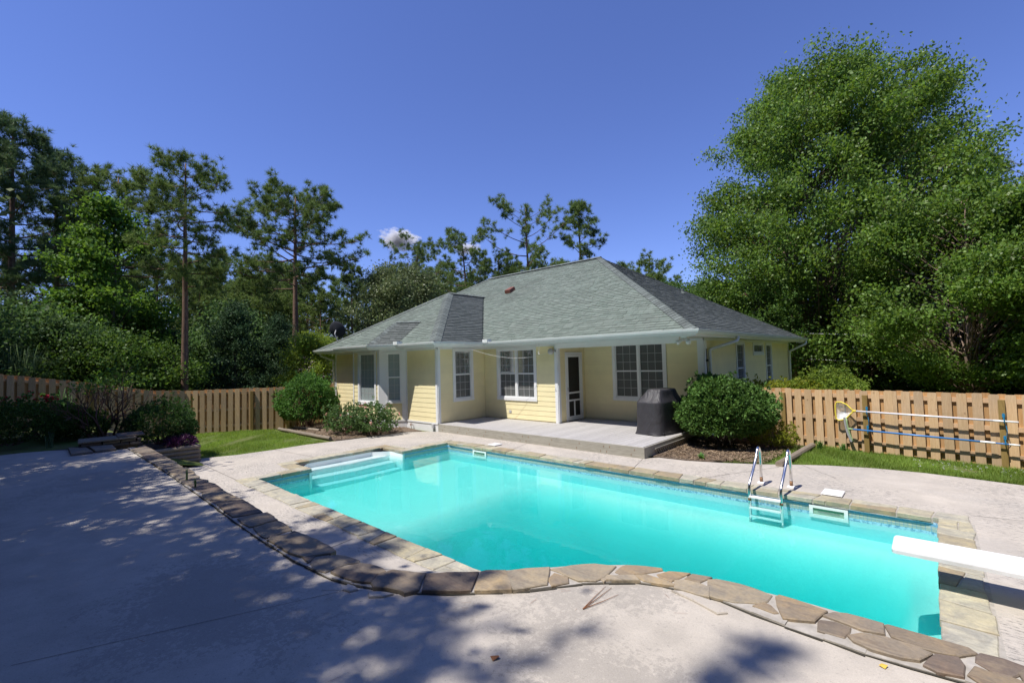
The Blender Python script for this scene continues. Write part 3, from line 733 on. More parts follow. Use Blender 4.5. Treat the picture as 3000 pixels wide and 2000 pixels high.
# ------------------------------------------------------------ diving board
def board():
    t = thing('diving_board', 'white diving board reaching over the right end of the pool', 'diving board', (11.2, -1.75, 0))
    m, nt, nn, ll, b = nodes('sanded_white_board'); n1 = noise(nt, 130, 3, 0.7, world_pos(nt)); d = ramp(nt, noise(nt, 3, 6, 0.7, world_pos(nt), (0.4, 2, 1)), [(0.56, 0.0), (0.72, 1.0)])
    col = mixrgb(nt, math_(nt, 'MULTIPLY', d, 0.45), (0.78, 0.78, 0.79), (0.42, 0.41, 0.39)); ll.new(col, b.inputs['Base Color']); b.inputs['Roughness'].default_value = 0.6; bump(nt, b, n1, 0.35, 0.002)
    zt, zb = BOARD_Z, BOARD_Z - 0.038
    ya, yb = BOARD_Y - 0.43, BOARD_Y
    xt = BOARD_X
    poly = [(xt + .03, ya), (xt + 1.5, ya - .01), (xt + 2.9, ya - .01), (xt + 2.9, yb + .01), (xt + 1.5, yb + .01), (xt + .03, yb)]
    tip = [(xt + .008, yb - .012), (xt, yb - .04), (xt, ya + .04), (xt + .008, ya + .012)]
    mb = MB(); mb.prism(poly + tip, zb, zt, .008, .007); P(mb, 'board', m, t)
    for xs_ in (xt + 1.35, xt + 2.6):
        mb = MB(); mb.box(xs_, xs_ + .22, ya + .06, ya + .16, 0.0, zb - .002); mb.box(xs_, xs_ + .22, yb - .16, yb - .06, 0.0, zb - .002); mb.box(xs_ - .05, xs_ + .27, ya + .02, yb - .02, 0.001, .03); P(mb, 'stand', M['plastic'], t)
BOARD_Z, BOARD_X, BOARD_Y = 0.33, 9.19, -2.02
board()

# ------------------------------------------------------------ house
HD = 0.232           # deck floor
EZ = 2.735           # gutter rim
PITCH = 0.585
SOF = 2.585          # soffit
M['siding'] = plain('yellow_lap_siding', (0.84, 0.745, 0.455), 0.6, var=0.05, scale=2.5, rand=0.03, dirt=0.06)
M['wallback'] = plain('yellow_sheathing', (0.80, 0.71, 0.435), 0.7, var=0.05)
M['dark'] = plain('dark_interior', (0.02, 0.02, 0.022), 0.9)
M['sheer'] = plain('sheer_curtain', (0.52, 0.58, 0.58), 0.8, var=0.15, scale=9, stretch=(3, 3, .2))
M['blind'] = plain('window_blind', (0.42, 0.42, 0.40), 0.6, var=0.04)
M['grille'] = plain('window_grille', (0.36, 0.365, 0.37), 0.5)
M['found'] = plain('white_foundation', (0.76, 0.76, 0.77), 0.6, var=0.05, dirt=0.12)
M['capshingle'] = plain('ridge_cap_shingle', (0.13, 0.15, 0.14), 0.9, var=0.3, scale=30, rand=0.25, bumps=0.5)

def glass_mat(name, tint, refl=1.0, haze=0.0, hcol=(.3, .31, .31)):
    m, nt, nn, ll, b = nodes(name); nn.remove(b)
    gl = nn.new('ShaderNodeBsdfGlossy'); gl.inputs['Roughness'].default_value = 0.02; gl.inputs['Color'].default_value = (refl, refl, refl, 1)
    tr = nn.new('ShaderNodeBsdfTransparent'); tr.inputs['Color'].default_value = (*tint, 1)
    fr = nn.new('ShaderNodeFresnel'); fr.inputs['IOR'].default_value = 1.5
    mx = nn.new('ShaderNodeMixShader'); ll.new(fr.outputs[0], mx.inputs[0]); ll.new(tr.outputs[0], mx.inputs[1]); ll.new(gl.outputs[0], mx.inputs[2])
    df = nn.new('ShaderNodeBsdfDiffuse'); df.inputs['Color'].default_value = (*hcol, 1); m2 = nn.new('ShaderNodeMixShader'); m2.inputs[0].default_value = haze     # haze: scatter of the woven screen; on the bay panes, painted sky reflection
    ll.new(mx.outputs[0], m2.inputs[1]); ll.new(df.outputs[0], m2.inputs[2]); ll.new(m2.outputs[0], nn['Material Output'].inputs['Surface']); return m
M['glass'] = glass_mat('screened_window_glass', (0.55, 0.57, 0.58), haze=.42, hcol=(.27, .28, .28))
M['glass_painted_sky'] = glass_mat('window_glass_painted_sky', (0.8, 0.84, 0.84), haze=.5, hcol=(.50, .58, .59))  # pale diffuse colour stands in for sky reflected in the bay panes
M['glass_clear'] = glass_mat('window_glass', (0.82, 0.86, 0.86))
M['screen'] = glass_mat('insect_screen', (0.30, 0.30, 0.30), 0.4, haze=.25, hcol=(.10, .10, .10))

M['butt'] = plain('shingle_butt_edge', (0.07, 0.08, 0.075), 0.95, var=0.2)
def shingle_mat():
    m, nt, nn, ll, b = nodes('green_asphalt_shingle'); wp = world_pos(nt)
    isl = island(nt)
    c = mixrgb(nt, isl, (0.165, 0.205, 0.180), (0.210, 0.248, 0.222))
    isl2 = math_(nt, 'FRACT', math_(nt, 'MULTIPLY', isl, 53.3))
    gr = noise(nt, 160, 2, 0.8, wp); st = noise(nt, 0.9, 5, 0.6, wp)
    c = hsv(nt, c, v=math_(nt, 'MULTIPLY', mapr(nt, isl2, 0, 1, 0.90, 1.08), mapr(nt, gr, 0.3, 0.7, 0.85, 1.15)))
    c = mixrgb(nt, math_(nt, 'MULTIPLY', ramp(nt, st, [(0.5, 0.0), (0.72, 1.0)]), 0.35), c, (0.10, 0.105, 0.10))
    ll.new(c, b.inputs['Base Color']); b.inputs['Roughness'].default_value = 0.95; b.inputs['Specular IOR Level'].default_value = 0.15
    bump(nt, b, gr, 0.4, 0.003); return m
M['shingle'] = shingle_mat()
def shingle_dark():  # darker shingle for slopes turned from the sun: shade put into the colour
    m, nt, nn, ll, b = nodes('shaded_slope_shingle'); wp = world_pos(nt); isl = island(nt)
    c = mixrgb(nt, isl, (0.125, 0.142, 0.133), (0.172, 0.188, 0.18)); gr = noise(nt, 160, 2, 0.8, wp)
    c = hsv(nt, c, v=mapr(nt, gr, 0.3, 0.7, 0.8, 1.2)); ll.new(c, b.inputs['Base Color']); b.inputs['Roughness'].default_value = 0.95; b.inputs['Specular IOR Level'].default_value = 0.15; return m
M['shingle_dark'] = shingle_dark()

house = thing('house', 'single storey house with pale yellow lap siding and green shingle hip roof', 'house', (-1.0, 5.0, 0))
OPEN_TRIM = 0.095

def frame_pt(p0, d, n):
    def f(s, out, z): return (p0.x + d.x * s + n.x * out, p0.y + d.y * s + n.y * out, z)
    return f
def bar(mb, F, s0, s1, o0, o1, z0, z1):
    mb.hexa([F(s0, o0, z0), F(s1, o0, z0), F(s1, o1, z0), F(s0, o1, z0), F(s0, o0, z1), F(s1, o0, z1), F(s1, o1, z1), F(s0, o1, z1)])

def window(F, s0, s1, z0, z1, units=2, cols=3, rows=3, single=False, glass='glass', blind=True, trim=OPEN_TRIM, sill=True, curtain=None):
    """outer trim rectangle s0..s1, z0..z1"""
    w = MB(); T = trim; pr = 0.034
    bar(w, F, s0, s1, -.01, pr, z1 - T * .8, z1); bar(w, F, s0, s0 + T, -.01, pr - .002, z0 + T, z1 - T * .8); bar(w, F, s1 - T, s1, -.01, pr - .002, z0 + T, z1 - T * .8)
    bar(w, F, s0 - .005, s1 + .005, -.01, pr + .006, z0, z0 + T)
    win = P(w, 'window', M['white'], house)
    a0, a1 = s0 + T, s1 - T; b0, b1 = z0 + T, z1 - T * .8
    uw = (a1 - a0) / units
    for k in range(units):
        u0 = a0 + uw * k + (.028 if k else 0); u1 = a0 + uw * (k + 1) - (.028 if k < units - 1 else 0)
        if k: 
            mu = MB(); bar(mu, F, u0 - .056, u0, -.02, .024, b0, b1); SP(mu, 'mullion', M['white'], win)
        fr = MB(); q = .030
        for x in ((u0, u0 + q), (u1 - q, u1)): bar(fr, F, x[0], x[1], -.05, .012, b0, b1)
        bar(fr, F, u0 + q, u1 - q, -.05, .012, b1 - q, b1); bar(fr, F, u0 + q, u1 - q, -.05, .014, b0, b0 + q * 1.3)
        zm = (b0 + b1) / 2
        if not single: bar(fr, F, u0 + q, u1 - q, -.048, .006, zm - .020, zm + .020)
        SP(fr, 'sash', M['white'], win)
        sashes = [(b0 + q * 1.3, b1 - q)] if single else [(b0 + q * 1.3, zm - .02), (zm + .02, b1 - q)]
        for zi, (za, zb) in enumerate(sashes):
            dpt = -.030 if zi == 0 else -.018
            g = MB(); g.add([F(u0 + q, dpt, za), F(u1 - q, dpt, za), F(u1 - q, dpt, zb), F(u0 + q, dpt, zb)], [(0, 1, 2, 3)]); SP(g, 'pane', M[glass], win)
            gr = MB(); ww = .007
            for c in range(1, cols): x = u0 + q + (u1 - u0 - 2 * q) * c / cols; bar(gr, F, x - ww, x + ww, dpt - .010, dpt + .006, za, zb)
            for r_ in range(1, rows): z = za + (zb - za) * r_ / rows; bar(gr, F, u0 + q, u1 - q, dpt - .008, dpt + .005, z - ww, z + ww)
            SP(gr, 'grille', M['grille'], win)
        if blind:
            bl = MB(); z = b0 + .05
            while z < b1 - .03:
                bl.add([F(u0 + .035, -.085, z), F(u1 - .035, -.085, z), F(u1 - .035, -.098, z + .030), F(u0 + .035, -.098, z + .030)], [(0, 1, 2, 3)]); z += .034
            SP(bl, 'blind', M['blind'], win)
    return win

def wall(p0, p1, openings=(), z0=HD + .03, z1=SOF, siding=True, base=None, cs=(.1, .1), endcap=(True, True), courses=.150):
    p0 = Vector((*p0, 0)); p1 = Vector((*p1, 0)); d = (p1 - p0); L = d.length; d.normalize(); n = Vector((d.y, -d.x, 0)); F = frame_pt(p0, d, n)
    mb = MB(); z00 = -0.05
    cuts = sorted(openings); s = 0
    for (a, b, za, zb) in cuts:
        bar(mb, F, s, a + .05, -.13, 0, z00, z1 + .12); bar(mb, F, a + .05, b - .05, -.13, 0, z00, za + .05); bar(mb, F, a + .05, b - .05, -.13, 0, zb - .05, z1 + .12); s = b - .05
    bar(mb, F, s, L, -.13, 0, z00, z1 + .12)
    w = P(mb, 'wall', M['wallback'], house)
    if siding:
        z = z0
        while z < z1 - .01:
            zt = min(z + courses + .018, z1)
            segs = [(cs[0], L - cs[1])]
            for (a, b, za, zb) in cuts:
                if z + courses > za + .03 and z < zb - .03:
                    a_, b_ = a + .04, b - .04; new = []
                    for (u, v) in segs:
                        if v <= a_ or u >= b_: new.append((u, v))
                        else:
                            if u < a_ - .02: new.append((u, a_))
                            if v > b_ + .02: new.append((b_, v))
                    segs = new
            for (u, v) in segs:
                m = MB(); m.hexa([F(u, .001, z), F(v, .001, z), F(v, .0135, z), F(u, .0135, z), F(u, .001, zt), F(v, .001, zt), F(v, .005, zt), F(u, .005, zt)])
                SP(m, 'siding_board', M['siding'], w)
            z += courses
    # corner boards
    for end, width, on in ((0, cs[0], endcap[0]), (1, cs[1], endcap[1])):
        if on and width > .02:
            m = MB(); a, b = (0, width) if end == 0 else (L - width, L)
            bar(m, F, a - (.0 if end == 0 else 0), b, -.002, .026, z0 - .03, z1); SP(m, 'corner_board', M['white'], w)
    if z1 > 2.4:
        m = MB(); bar(m, F, 0, L, -.002, .022, z1 - .06, z1 + .002); SP(m, 'frieze_board', M['white'], w)
    if base:
        m = MB(); bar(m, F, 0, L, -.002, .016, -.06, base - .02); SP(m, 'foundation', M['found'], w)
        m = MB(); bar(m, F, 0, L, -.002, .034, base - .02, base + .025); SP(m, 'water_table', M['white'], w)
    return w, F

# wing, left of the bay
WB = .232
wall((-8.35, 1.16), (-6.41, 1.16), z0=WB + .03, base=WB, cs=(.10, .05))
wall((-6.41, 1.16), (-5.78, .53), z0=WB + .03, base=WB, cs=(.05, .05))
w_, F = wall((-5.78, .53), (-4.09, .53), [(.33, 1.50, .74, 2.55)], z0=WB + .03, base=WB, cs=(.055, .10))
window(F, .33, 1.50, .74, 2.55, units=1, cols=4, rows=6, single=True, glass='glass_painted_sky', blind=False)
m = MB(); bar(m, F, .46, 1.37, -.092, -.088, .80, 1.28); P(m, 'window_shade', M['white'], house)
m = MB(); bar(m, F, .42, 1.40, -.105, -.10, .78, 2.50); P(m, 'window_curtain', M['sheer'], house)
w_, F = wall((-4.09, .53), (-3.46, 1.16), [(.19, .76, .80, 2.52)], z0=WB + .03, base=WB, cs=(.20, .16))
m = MB(); bar(m, F, .0, .19, -.002, .028, .70, SOF); bar(m, F, .76, .89, -.002, .028, .70, SOF); SP(m, 'flat_panel', M['white'], w_)
window(F, .19, .76, .80, 2.52, units=1, cols=2, rows=3, glass='glass_painted_sky', blind=True, trim=.07)
wall((-3.46, 1.16), (-1.82, 1.16), z0=WB + .03, base=WB, cs=(.05, .09))
w_, F = wall((-1.82, 1.16), (-1.82, 3.19), [(.60, 1.49, .85, 2.56)], cs=(.09, .012), endcap=(True, False))
window(F, .60, 1.49, .85, 2.56, units=1)
w_, F = wall((-1.82, 3.19), (1.29, 3.19), [(.61, 2.31, .84, 2.54)], cs=(.012, .10), endcap=(False, True))
window(F, .61, 2.31, .84, 2.54, units=2)
# recess with the screen door
w_, F = wall((1.29, 3.19), (1.29, 4.61), [(.36, 1.26, -.03, 2.34)], cs=(.10, .012), endcap=(True, False))
def screen_door():
    T = .06
    d = MB(); bar(d, F, .36, .36 + T, -.01, .028, HD, 2.33); bar(d, F, 1.26 - T, 1.26, -.01, .028, HD, 2.33); bar(d, F, .36 + T, 1.26 - T, -.01, .03, 2.33 - T, 2.33)
    door = P(d, 'door', M['white'], house)
    a, b = .36 + T + .004, 1.26 - T - .004; z0, z1 = HD + .015, 2.33 - T - .005
    fr = MB(); q = .085
    bar(fr, F, a, a + q, -.012, .020, z0, z1); bar(fr, F, b - q, b, -.012, .020, z0, z1); bar(fr, F, a + q, b - q, -.012, .02, z1 - q, z1); bar(fr, F, a + q, b - q, -.012, .02, z0, z0 + .13)
    for z in (.83, 1.06): bar(fr, F, a + q, b - q, -.012, .018, z, z + .05)
    bar(fr, F, (a + b) / 2 - .025, (a + b) / 2 + .025, -.012, .018, z0 + .13, .83)
    SP(fr, 'door_frame', M['white'], door)
    for (x0, x1, za, zb) in ((a + q, b - q, 1.11, z1 - q), (a + q, b - q, .88, 1.06), (a + q, (a + b) / 2 - .025, z0 + .13, .83), ((a + b) / 2 + .025, b - q, z0 + .13, .83)):
        g = MB(); g.add([F(x0, .002, za), F(x1, .002, za), F(x1, .002, zb), F(x0, .002, zb)], [(0, 1, 2, 3)]); SP(g, 'screen', M['screen'], door)
    g = MB(); bar(g, F, a + .02, a + .05, .02, .055, 1.14, 1.26); SP(g, 'handle', M['grey'], door)
    g = MB(); bar(g, F, a - .05, b + .05, -.11, -.09, HD, 2.3); SP(g, 'inner_door', M['inner_door'], door)
M['inner_door'] = plain('inner_door_paint', (0.20, 0.205, 0.205), 0.5)
screen_door()
w_, F = wall((1.29, 4.61), (5.06, 4.61), [(1.03, 2.74, .84, 2.58)], cs=(.012, .16), endcap=(False, True))
window(F, 1.03, 2.74, .84, 2.58, units=2)
m = MB(); bar(m, F, 1.86, 2.0, .018, .04, .48, .56); P(m, 'outlet_box', M['grey'], house)
# right-hand side
w_, F = wall((5.06, 4.61), (5.06, 14.3), [(2.66, 3.56, .84, 2.53), (4.50, 5.82, 2.10, 2.53), (6.06, 6.94, .84, 2.53)], cs=(.16, .10), courses=.165)
window(F, 2.66, 3.56, .84, 2.53, units=1); window(F, 4.50, 5.82, 2.08, 2.53, units=1, cols=4, rows=1, single=True, blind=False); window(F, 6.06, 6.94, .84, 2.53, units=1)
# hidden sides close the volume so that rooms are dark
wall((5.06, 14.3), (-12.5, 14.3), siding=False); wall((-12.5, 14.3), (-12.5, 3.19), siding=False); wall((-12.5, 3.19), (-8.35, 3.19), siding=False); wall((-8.35, 3.19), (-8.35, 1.16), siding=False, cs=(.0, .1))
m = MB(); m.box(-8.2, -1.96, 1.3, 14.2, .05, .10); m.box(-1.96, 4.95, 4.75, 14.2, .05, .10); m.box(-1.96, 1.15, 3.33, 4.75, .05, .10); P(m, 'floor', M['dark'], house)

# soffits, porch beam
m = MB()
so = MB(); z = SOF
so.box(-1.80, 5.55, 2.70, 3.06, z, z + .02); so.box(1.16, 5.55, 3.06, 4.60, z, z + .02); so.box(-1.80, 1.16, 3.06, 3.185, z, z + .02)
so.box(5.07, 5.55, 4.60, 14.78, z, z + .02); so.box(-8.84, -1.32, .67, 1.155, z, z + .02); so.box(-1.815, -1.32, 1.155, 2.70, z, z + .02)
so.prism([(-6.0, .04), (-3.86, .04), (-3.24, .66), (-3.3, 1.1), (-6.5, 1.1), (-6.6, .66)], z - .001, z + .019)
P(so, 'soffit', M['soffit'], house)
m = MB(); m.box(1.31, 5.04, 3.06, 3.17, 2.44, SOF - .002); P(m, 'porch_beam', M['white'], house)

# ---- roof: planes clipped from the hip geometry, each laid with shingles
def roof_face(poly, mat, name='shingle_field', seed=1, expo=0.132):
    """poly: 3-D corners, first edge is the eave; lays overlapping courses of random tabs"""
    rr = random.Random(seed)
    p = [Vector(q) for q in poly]
    ex = (p[1] - p[0]).normalized(); nrm = ex.cross(p[2] - p[0]).normalized()
    if nrm.z < 0: nrm = -nrm
    ey = nrm.cross(ex).normalized()
    if ey.z < 0: ey = -ey
    q2 = [((q - p[0]).dot(ex), (q - p[0]).dot(ey)) for q in p]
    H = max(b for a, b in q2)
    def span(v):
        xs = []
        for i in range(len(q2)):
            a, b = q2[i], q2[(i + 1) % len(q2)]
            if (a[1] - v) * (b[1] - v) <= 0 and abs(a[1] - b[1]) > 1e-9:
                xs.append(a[0] + (b[0] - a[0]) * (v - a[1]) / (b[1] - a[1]))
        return (min(xs), max(xs)) if len(xs) >= 2 else None
    V = []; Fc = []
    v = -0.03
    while v < H - 0.02:
        v1 = min(v + expo + 0.03, H)
        s0 = span(max(v, 1e-4)); s1 = span(min(v1, H - 1e-4))
        if s0 and s1:
            u = s0[0] - 0.01 - rr.uniform(0, .2)
            while u < s0[1]:
                w = rr.choice((.16, .2, .24, .3, .34)); a = max(u, s0[0]); b = min(u + w - .006, s0[1])
                if b - a > .02:
                    lo = 0.020 if rr.random() < .55 else 0.012; jj = rr.uniform(-.006, .006)
                    a1 = min(max(a, s1[0]), s1[1]); b1 = min(max(b, s1[0]), s1[1])
                    q = [p[0] + ex * a + ey * (v + jj) + nrm * lo, p[0] + ex * b + ey * (v + jj) + nrm * lo, p[0] + ex * b1 + ey * v1 + nrm * .002, p[0] + ex * a1 + ey * v1 + nrm * .002,
                         p[0] + ex * a + ey * (v + jj) - nrm * .004, p[0] + ex * b + ey * (v + jj) - nrm * .004]
                    k = len(V); V.extend(q); Fc.append((k, k + 1, k + 2, k + 3)); Fc.append((k + 4, k + 5, k + 1, k))
                u += w
        v += expo
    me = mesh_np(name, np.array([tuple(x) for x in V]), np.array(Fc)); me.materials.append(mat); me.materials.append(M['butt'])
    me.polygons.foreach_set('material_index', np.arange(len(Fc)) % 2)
    o = bpy.data.objects.new(name, me); COL.objects.link(o); o['kind'] = 'stuff'; return o
rf = MB()
def Z(h): return EZ + PITCH * h - 0.01
A = (-13.0, 2.65, Z(0)); B = (5.6, 2.65, Z(0)); C_ = (5.6, 14.83, Z(0)); D_ = (-13.0, 14.83, Z(0)); RR = (-.49, 8.74, Z(6.09)); RL = (-6.91, 8.74, Z(6.09))
wA = (-8.88, .63, Z(0)); wB = (-1.28, .63, Z(0)); wC = (-1.28, 2.65, Z(0)); wD = (-8.88, 2.65, Z(0)); AP = (-5.08, 4.43, Z(3.8)); VT = (-5.08, 6.45, Z(3.8))
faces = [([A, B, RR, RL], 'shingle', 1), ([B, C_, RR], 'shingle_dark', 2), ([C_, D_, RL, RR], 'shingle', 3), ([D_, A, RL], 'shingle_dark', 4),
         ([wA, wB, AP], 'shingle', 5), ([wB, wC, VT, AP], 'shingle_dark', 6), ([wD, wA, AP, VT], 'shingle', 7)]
bz = 1.45
b0 = (-6.0, 0.0, Z(0)); b1 = (-3.85, 0.0, Z(0)); b2 = (-4.45, 1.45, Z(bz)); b3 = (-5.40, 1.45, Z(bz)); c1 = (-3.22, .63, Z(0)); c2 = (-3.82, 2.08, Z(bz)); l1 = (-6.63, .63, Z(0)); l2 = (-6.03, 2.08, Z(bz))
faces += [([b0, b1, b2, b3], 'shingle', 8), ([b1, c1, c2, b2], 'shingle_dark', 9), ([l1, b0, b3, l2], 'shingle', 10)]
for poly, mt, sd in faces: rf.add([(x, y, z - .03) for x, y, z in poly], [tuple(range(len(poly)))])
rf.add([(x, y, z - .03) for x, y, z in (b2, c2, l2, b3)], [(0, 1, 2, 3)])
roof = P(rf, 'roof', M['shingle_dark'], house)
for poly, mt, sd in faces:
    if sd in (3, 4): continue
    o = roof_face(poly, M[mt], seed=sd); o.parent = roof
def caps(a, b, step=.15, w=.15, lift=.028, dark=None, first=0.0):
    """one bent cap shingle after another along a hip or ridge"""
    a = Vector(a); b = Vector(b); d = (b - a); L = d.length; d.normalize(); side = d.cross(Vector((0, 0, 1))).normalized(); up = side.cross(d).normalized()
    n = int(L / step)
    m_ = MB(); drop = .42 * w if abs(d.z) > .05 else .5 * w
    pts = []
    for (s, hgt) in ((0.0, lift + .012), (step * 1.35, lift)):
        c = d * s + up * hgt
        pts += [c - side * w - up * drop, c - side * w * .35 - up * drop * .22, c + up * .004, c + side * w * .35 - up * drop * .22, c + side * w - up * drop]
    fs = [(i, i + 1, 6 + i, 5 + i) for i in range(4)] + [(0, 5, 9, 4)[::-1]]
    base = [q - up * .014 for q in pts[:5]]
    m_.add(pts + base, fs[:4] + [(10 + i, 11 + i, 1 + i, i) for i in range(4)])
    me = m_.mesh('ridge_cap'); me.materials.append(dark or M['capshingle'])
    for i in range(n):
        o = link('ridge_cap', me, roof, a + d * (i * step))
caps(B, RR, w=.17); caps(RL, RR, step=.2, w=.16, lift=.05); caps(A, RL, step=.22)
caps(wB, AP, w=.18, step=.16); caps(wA, AP, step=.18, w=.15); caps(AP, VT, step=.2, w=.15, lift=.045)
caps(b1, b2, w=.15, step=.15); caps(b2, c2, step=.16, w=.11); 
# red clay coloured vent, pipe boot
v0 = Vector((-3.62, 6.58, Z(6.58 - 2.65)))
mb = MB(); mb.hexa([(v0.x - .16, v0.y - .16, v0.z - .06), (v0.x + .16, v0.y - .16, v0.z - .06), (v0.x + .16, v0.y + .18, v0.z + .10), (v0.x - .16, v0.y + .18, v0.z + .10), (v0.x - .15, v0.y - .20, v0.z + .07), (v0.x + .15, v0.y - .20, v0.z + .07), (v0.x + .13, v0.y + .12, v0.z + .24), (v0.x - .13, v0.y + .12, v0.z + .24)])
M['vent'] = plain('red_roof_vent', (0.19, 0.075, 0.05), 0.6, var=0.2)
vent = SP(mb, 'roof_vent', M['vent'], roof)
pp = Vector((2.45, 9.9, 4.58)); mb = MB(); mb.tube([pp - Vector((0, 0, .1)), pp + Vector((0, 0, .16))], .05, 10); mb.lathe([(.12, .0), (.05, .07)], 12, origin=pp - Vector((0, 0, .03))); SP(mb, 'vent_pipe', M['capshingle'], roof)

# gutters and fascia: K-profile swept along the eaves
prof = [(0, -.115), (.075, -.115), (.105, -.06), (.118, -.012), (.118, 0), (.104, 0), (.098, -.014), (.0, -.03)]
def gutter(path, name='gutter'):
    g = MB(); g.sweep([(x, y, EZ) for x, y in path], prof); gg = P(g, name, M['gutter'], house)
    f = MB(); f.sweep([(x, y, EZ) for x, y in path], [(-.025, -.165), (-.001, -.165), (-.001, -.005), (-.025, -.005)]); SP(f, 'fascia', M['white'], gg)
    return gg
g1 = gutter([(-6.63, .63), (-6.0, 0.0), (-3.85, 0.0), (-3.22, .63), (-1.28, .63), (-1.28, 2.65), (5.6, 2.65), (5.6, 14.83)])
g2 = gutter([(-8.88, 3.0), (-8.88, .63), (-6.66, .63)])
for (x, y, ax) in ((-3.20, .55, 0), (-1.18, 2.57, 1)):
    m = MB(); m.box(x - .02, x + .20, y - .055, y - .035, EZ - .02, EZ + .09) ; m.box(x + .02 + .165, x + .02 + .185, y - .033, y + .14, EZ - .02, EZ + .09); SP(m, 'splash_guard', M['gutter'], g1)
def spout(pts, name='downspout'):
    m = MB(); m.tube(pts, .043, 10); return P(m, name, M['gutter'], house, True)
def smooth_path(pts, k=5):
    out = [Vector(pts[0])]
    for i in range(1, len(pts) - 1):
        a, b, c = Vector(pts[i - 1]), Vector(pts[i]), Vector(pts[i + 1]); r_ = .06
        pa = b + (a - b).normalized() * r_; pc = b + (c - b).normalized() * r_
        for q in range(k + 1): t = q / k; out.append(pa * (1 - t) ** 2 + b * 2 * t * (1 - t) + pc * t * t)
    out.append(Vector(pts[-1])); return out
spout(smooth_path([(5.65, 5.55, EZ - .1), (5.65, 5.55, 2.50), (5.13, 4.86, 2.28), (5.13, 4.86, .05)]))
spout(smooth_path([(5.65, 14.7, EZ - .1), (5.65, 14.7, 2.5), (5.13, 14.2, 2.2), (5.13, 14.2, .05)]))
spout(smooth_path([(-8.93, .80, EZ - .1), (-8.93, .80, 2.52), (-8.42, 1.10, 2.30), (-8.42, 1.10, .05)]))
m = MB(); m.tube([(5.09, 4.72, 2.3), (5.09, 4.72, .2)], .012, 6); m.box(5.07, 5.12, 4.68, 4.76, 1.96, 2.02); P(m, 'cable_conduit', M['dark'], house)

# small fittings on the walls
m = MB(); m.tube([(1.27, 3.155, 2.36), (1.20, 3.10, 2.37)], .022, 8); m.lathe([(0, .09), (.05, .085), (.085, .05), (.095, 0), (.09, -.03), (.03, -.05)], 16, axis=(-.3, -1, -.25), origin=(1.14, 3.08, 2.36)); P(m, 'wall_lamp', M['lampgrey'] if 'lampgrey' in M else M['grey'], house, True)
m = MB(); m.box(-.70, -.60, 3.165, 3.19, .44, .52); P(m, 'outlet_cover', M['grey'], house)
fl = MB(); fl.box(5.18, 5.32, 2.82, 2.96, SOF - .04, SOF - .002); flo = P(fl, 'flood_light', M['white'], house)
for dx, ax in ((-.12, (-.55, -.7, -.45)), (.10, (.25, -.8, -.5))):
    s_ = MB(); o_ = Vector((5.25 + dx, 2.86, SOF - .12)); s_.tube([(5.25 + dx * .4, 2.89, SOF - .03), o_], .014, 6); s_.lathe([(0, -.07), (.03, -.07), (.038, -.02), (.062, .05), (.058, .06), (0, .075)], 16, axis=ax, origin=o_); SP(s_, 'lamp_head', M['lamphead'] if 'lamphead' in M else M['gutter'], flo, True)
m = MB(); m.tube([(-3.10, 1.13, .12), (-3.10, 1.03, .12), (-3.10, 1.01, .09)], .013, 8); m.lathe([(0, 0), (.035, .0), (.035, .012), (0, .012)], 10, axis=(0, -.3, 1), origin=(-3.10, 1.05, .15)); m.tube([(-3.09, 1.06, .09), (-3.08, 1.05, -.03)], .008, 6); P(m, 'hose_bib', M['steel_rust'], house)
m = MB(); m.box(-2.06, -1.97, 1.075, 1.14, .10, .22); m.tube([(-2.01, 1.10, .10), (-2.01, 1.10, -.03)], .018, 6); P(m, 'cable_box', M['grey'], house)
# clothes line looped under the eave
def clothesline():
    pts = []
    a = Vector((-1.25, 1.9, 2.56)); b = Vector((1.02, 3.08, 2.33))
    for i in range(25):
        t = i / 24; p_ = a.lerp(b, t); p_.z -= .26 * 4 * t * (1 - t) * (.75 + .25 * t); pts.append(p_)
    m_ = MB(); m_.tube(pts, .0035, 5); tag(m_.build('clothes_line', M['plastic'], None, True), 'thin white clothes line sagging under the porch eave', 'clothes line')
    t = thing('hanging_hook', 'small white hook hanging from the eave above the double window', 'hook', (1.06, 2.62, 2.3))
    m_ = MB(); m_.tube([(1.06, 2.62, 2.60), (1.06, 2.62, 2.36)], .004, 5); P(m_, 'cord', M['grey'], t)
    m_ = MB(); m_.tube([(1.06 + .03 * math.cos(R(90 + k * 24)), 2.62, 2.325 + .035 * math.sin(R(90 + k * 24))) for k in range(11)], .006, 5); P(m_, 'hook_curl', M['plastic'], t)
clothesline()
# satellite dish on the left eave
def dish():
    t = thing('satellite_dish', 'dark grey satellite dish on the left edge of the roof', 'satellite dish', (-8.35, 1.2, 3.0))
    M['dish'] = plain('dark_grey_dish', (0.030, 0.033, 0.042), 0.9, var=0.1, spec=0.1)
    ax = Vector((-.50, .78, .30)).normalized(); c = Vector((-8.45, 1.25, 3.55))
    m_ = MB(); m_.lathe([(0.0, 0.0), (.12, .012), (.22, .04), (.30, .075), (.345, .10), (.35, .092), (.30, .06), (.2, .018), (0.0, -.02)], 28, axis=ax, origin=c); P(m_, 'reflector', M['dish'], t, True)
    m_ = MB(); m_.tube([c - ax * .03, c - ax * .14 + Vector((.02, 0, -.12)), (-8.30, 1.28, 2.98)], .022, 8); P(m_, 'mast', M['grey'], t)
    m_ = MB(); m_.tube([c - Vector((0, 0, .3)), c + ax * .32 - Vector((0, 0, .30))], .013, 6); m_.box(c.x + ax.x * .33 - .035, c.x + ax.x * .33 + .035, c.y + ax.y * .33 - .05, c.y + ax.y * .33 + .05, c.z - .26, c.z - .18); P(m_, 'feed_arm', M['grey'], t)
dish()

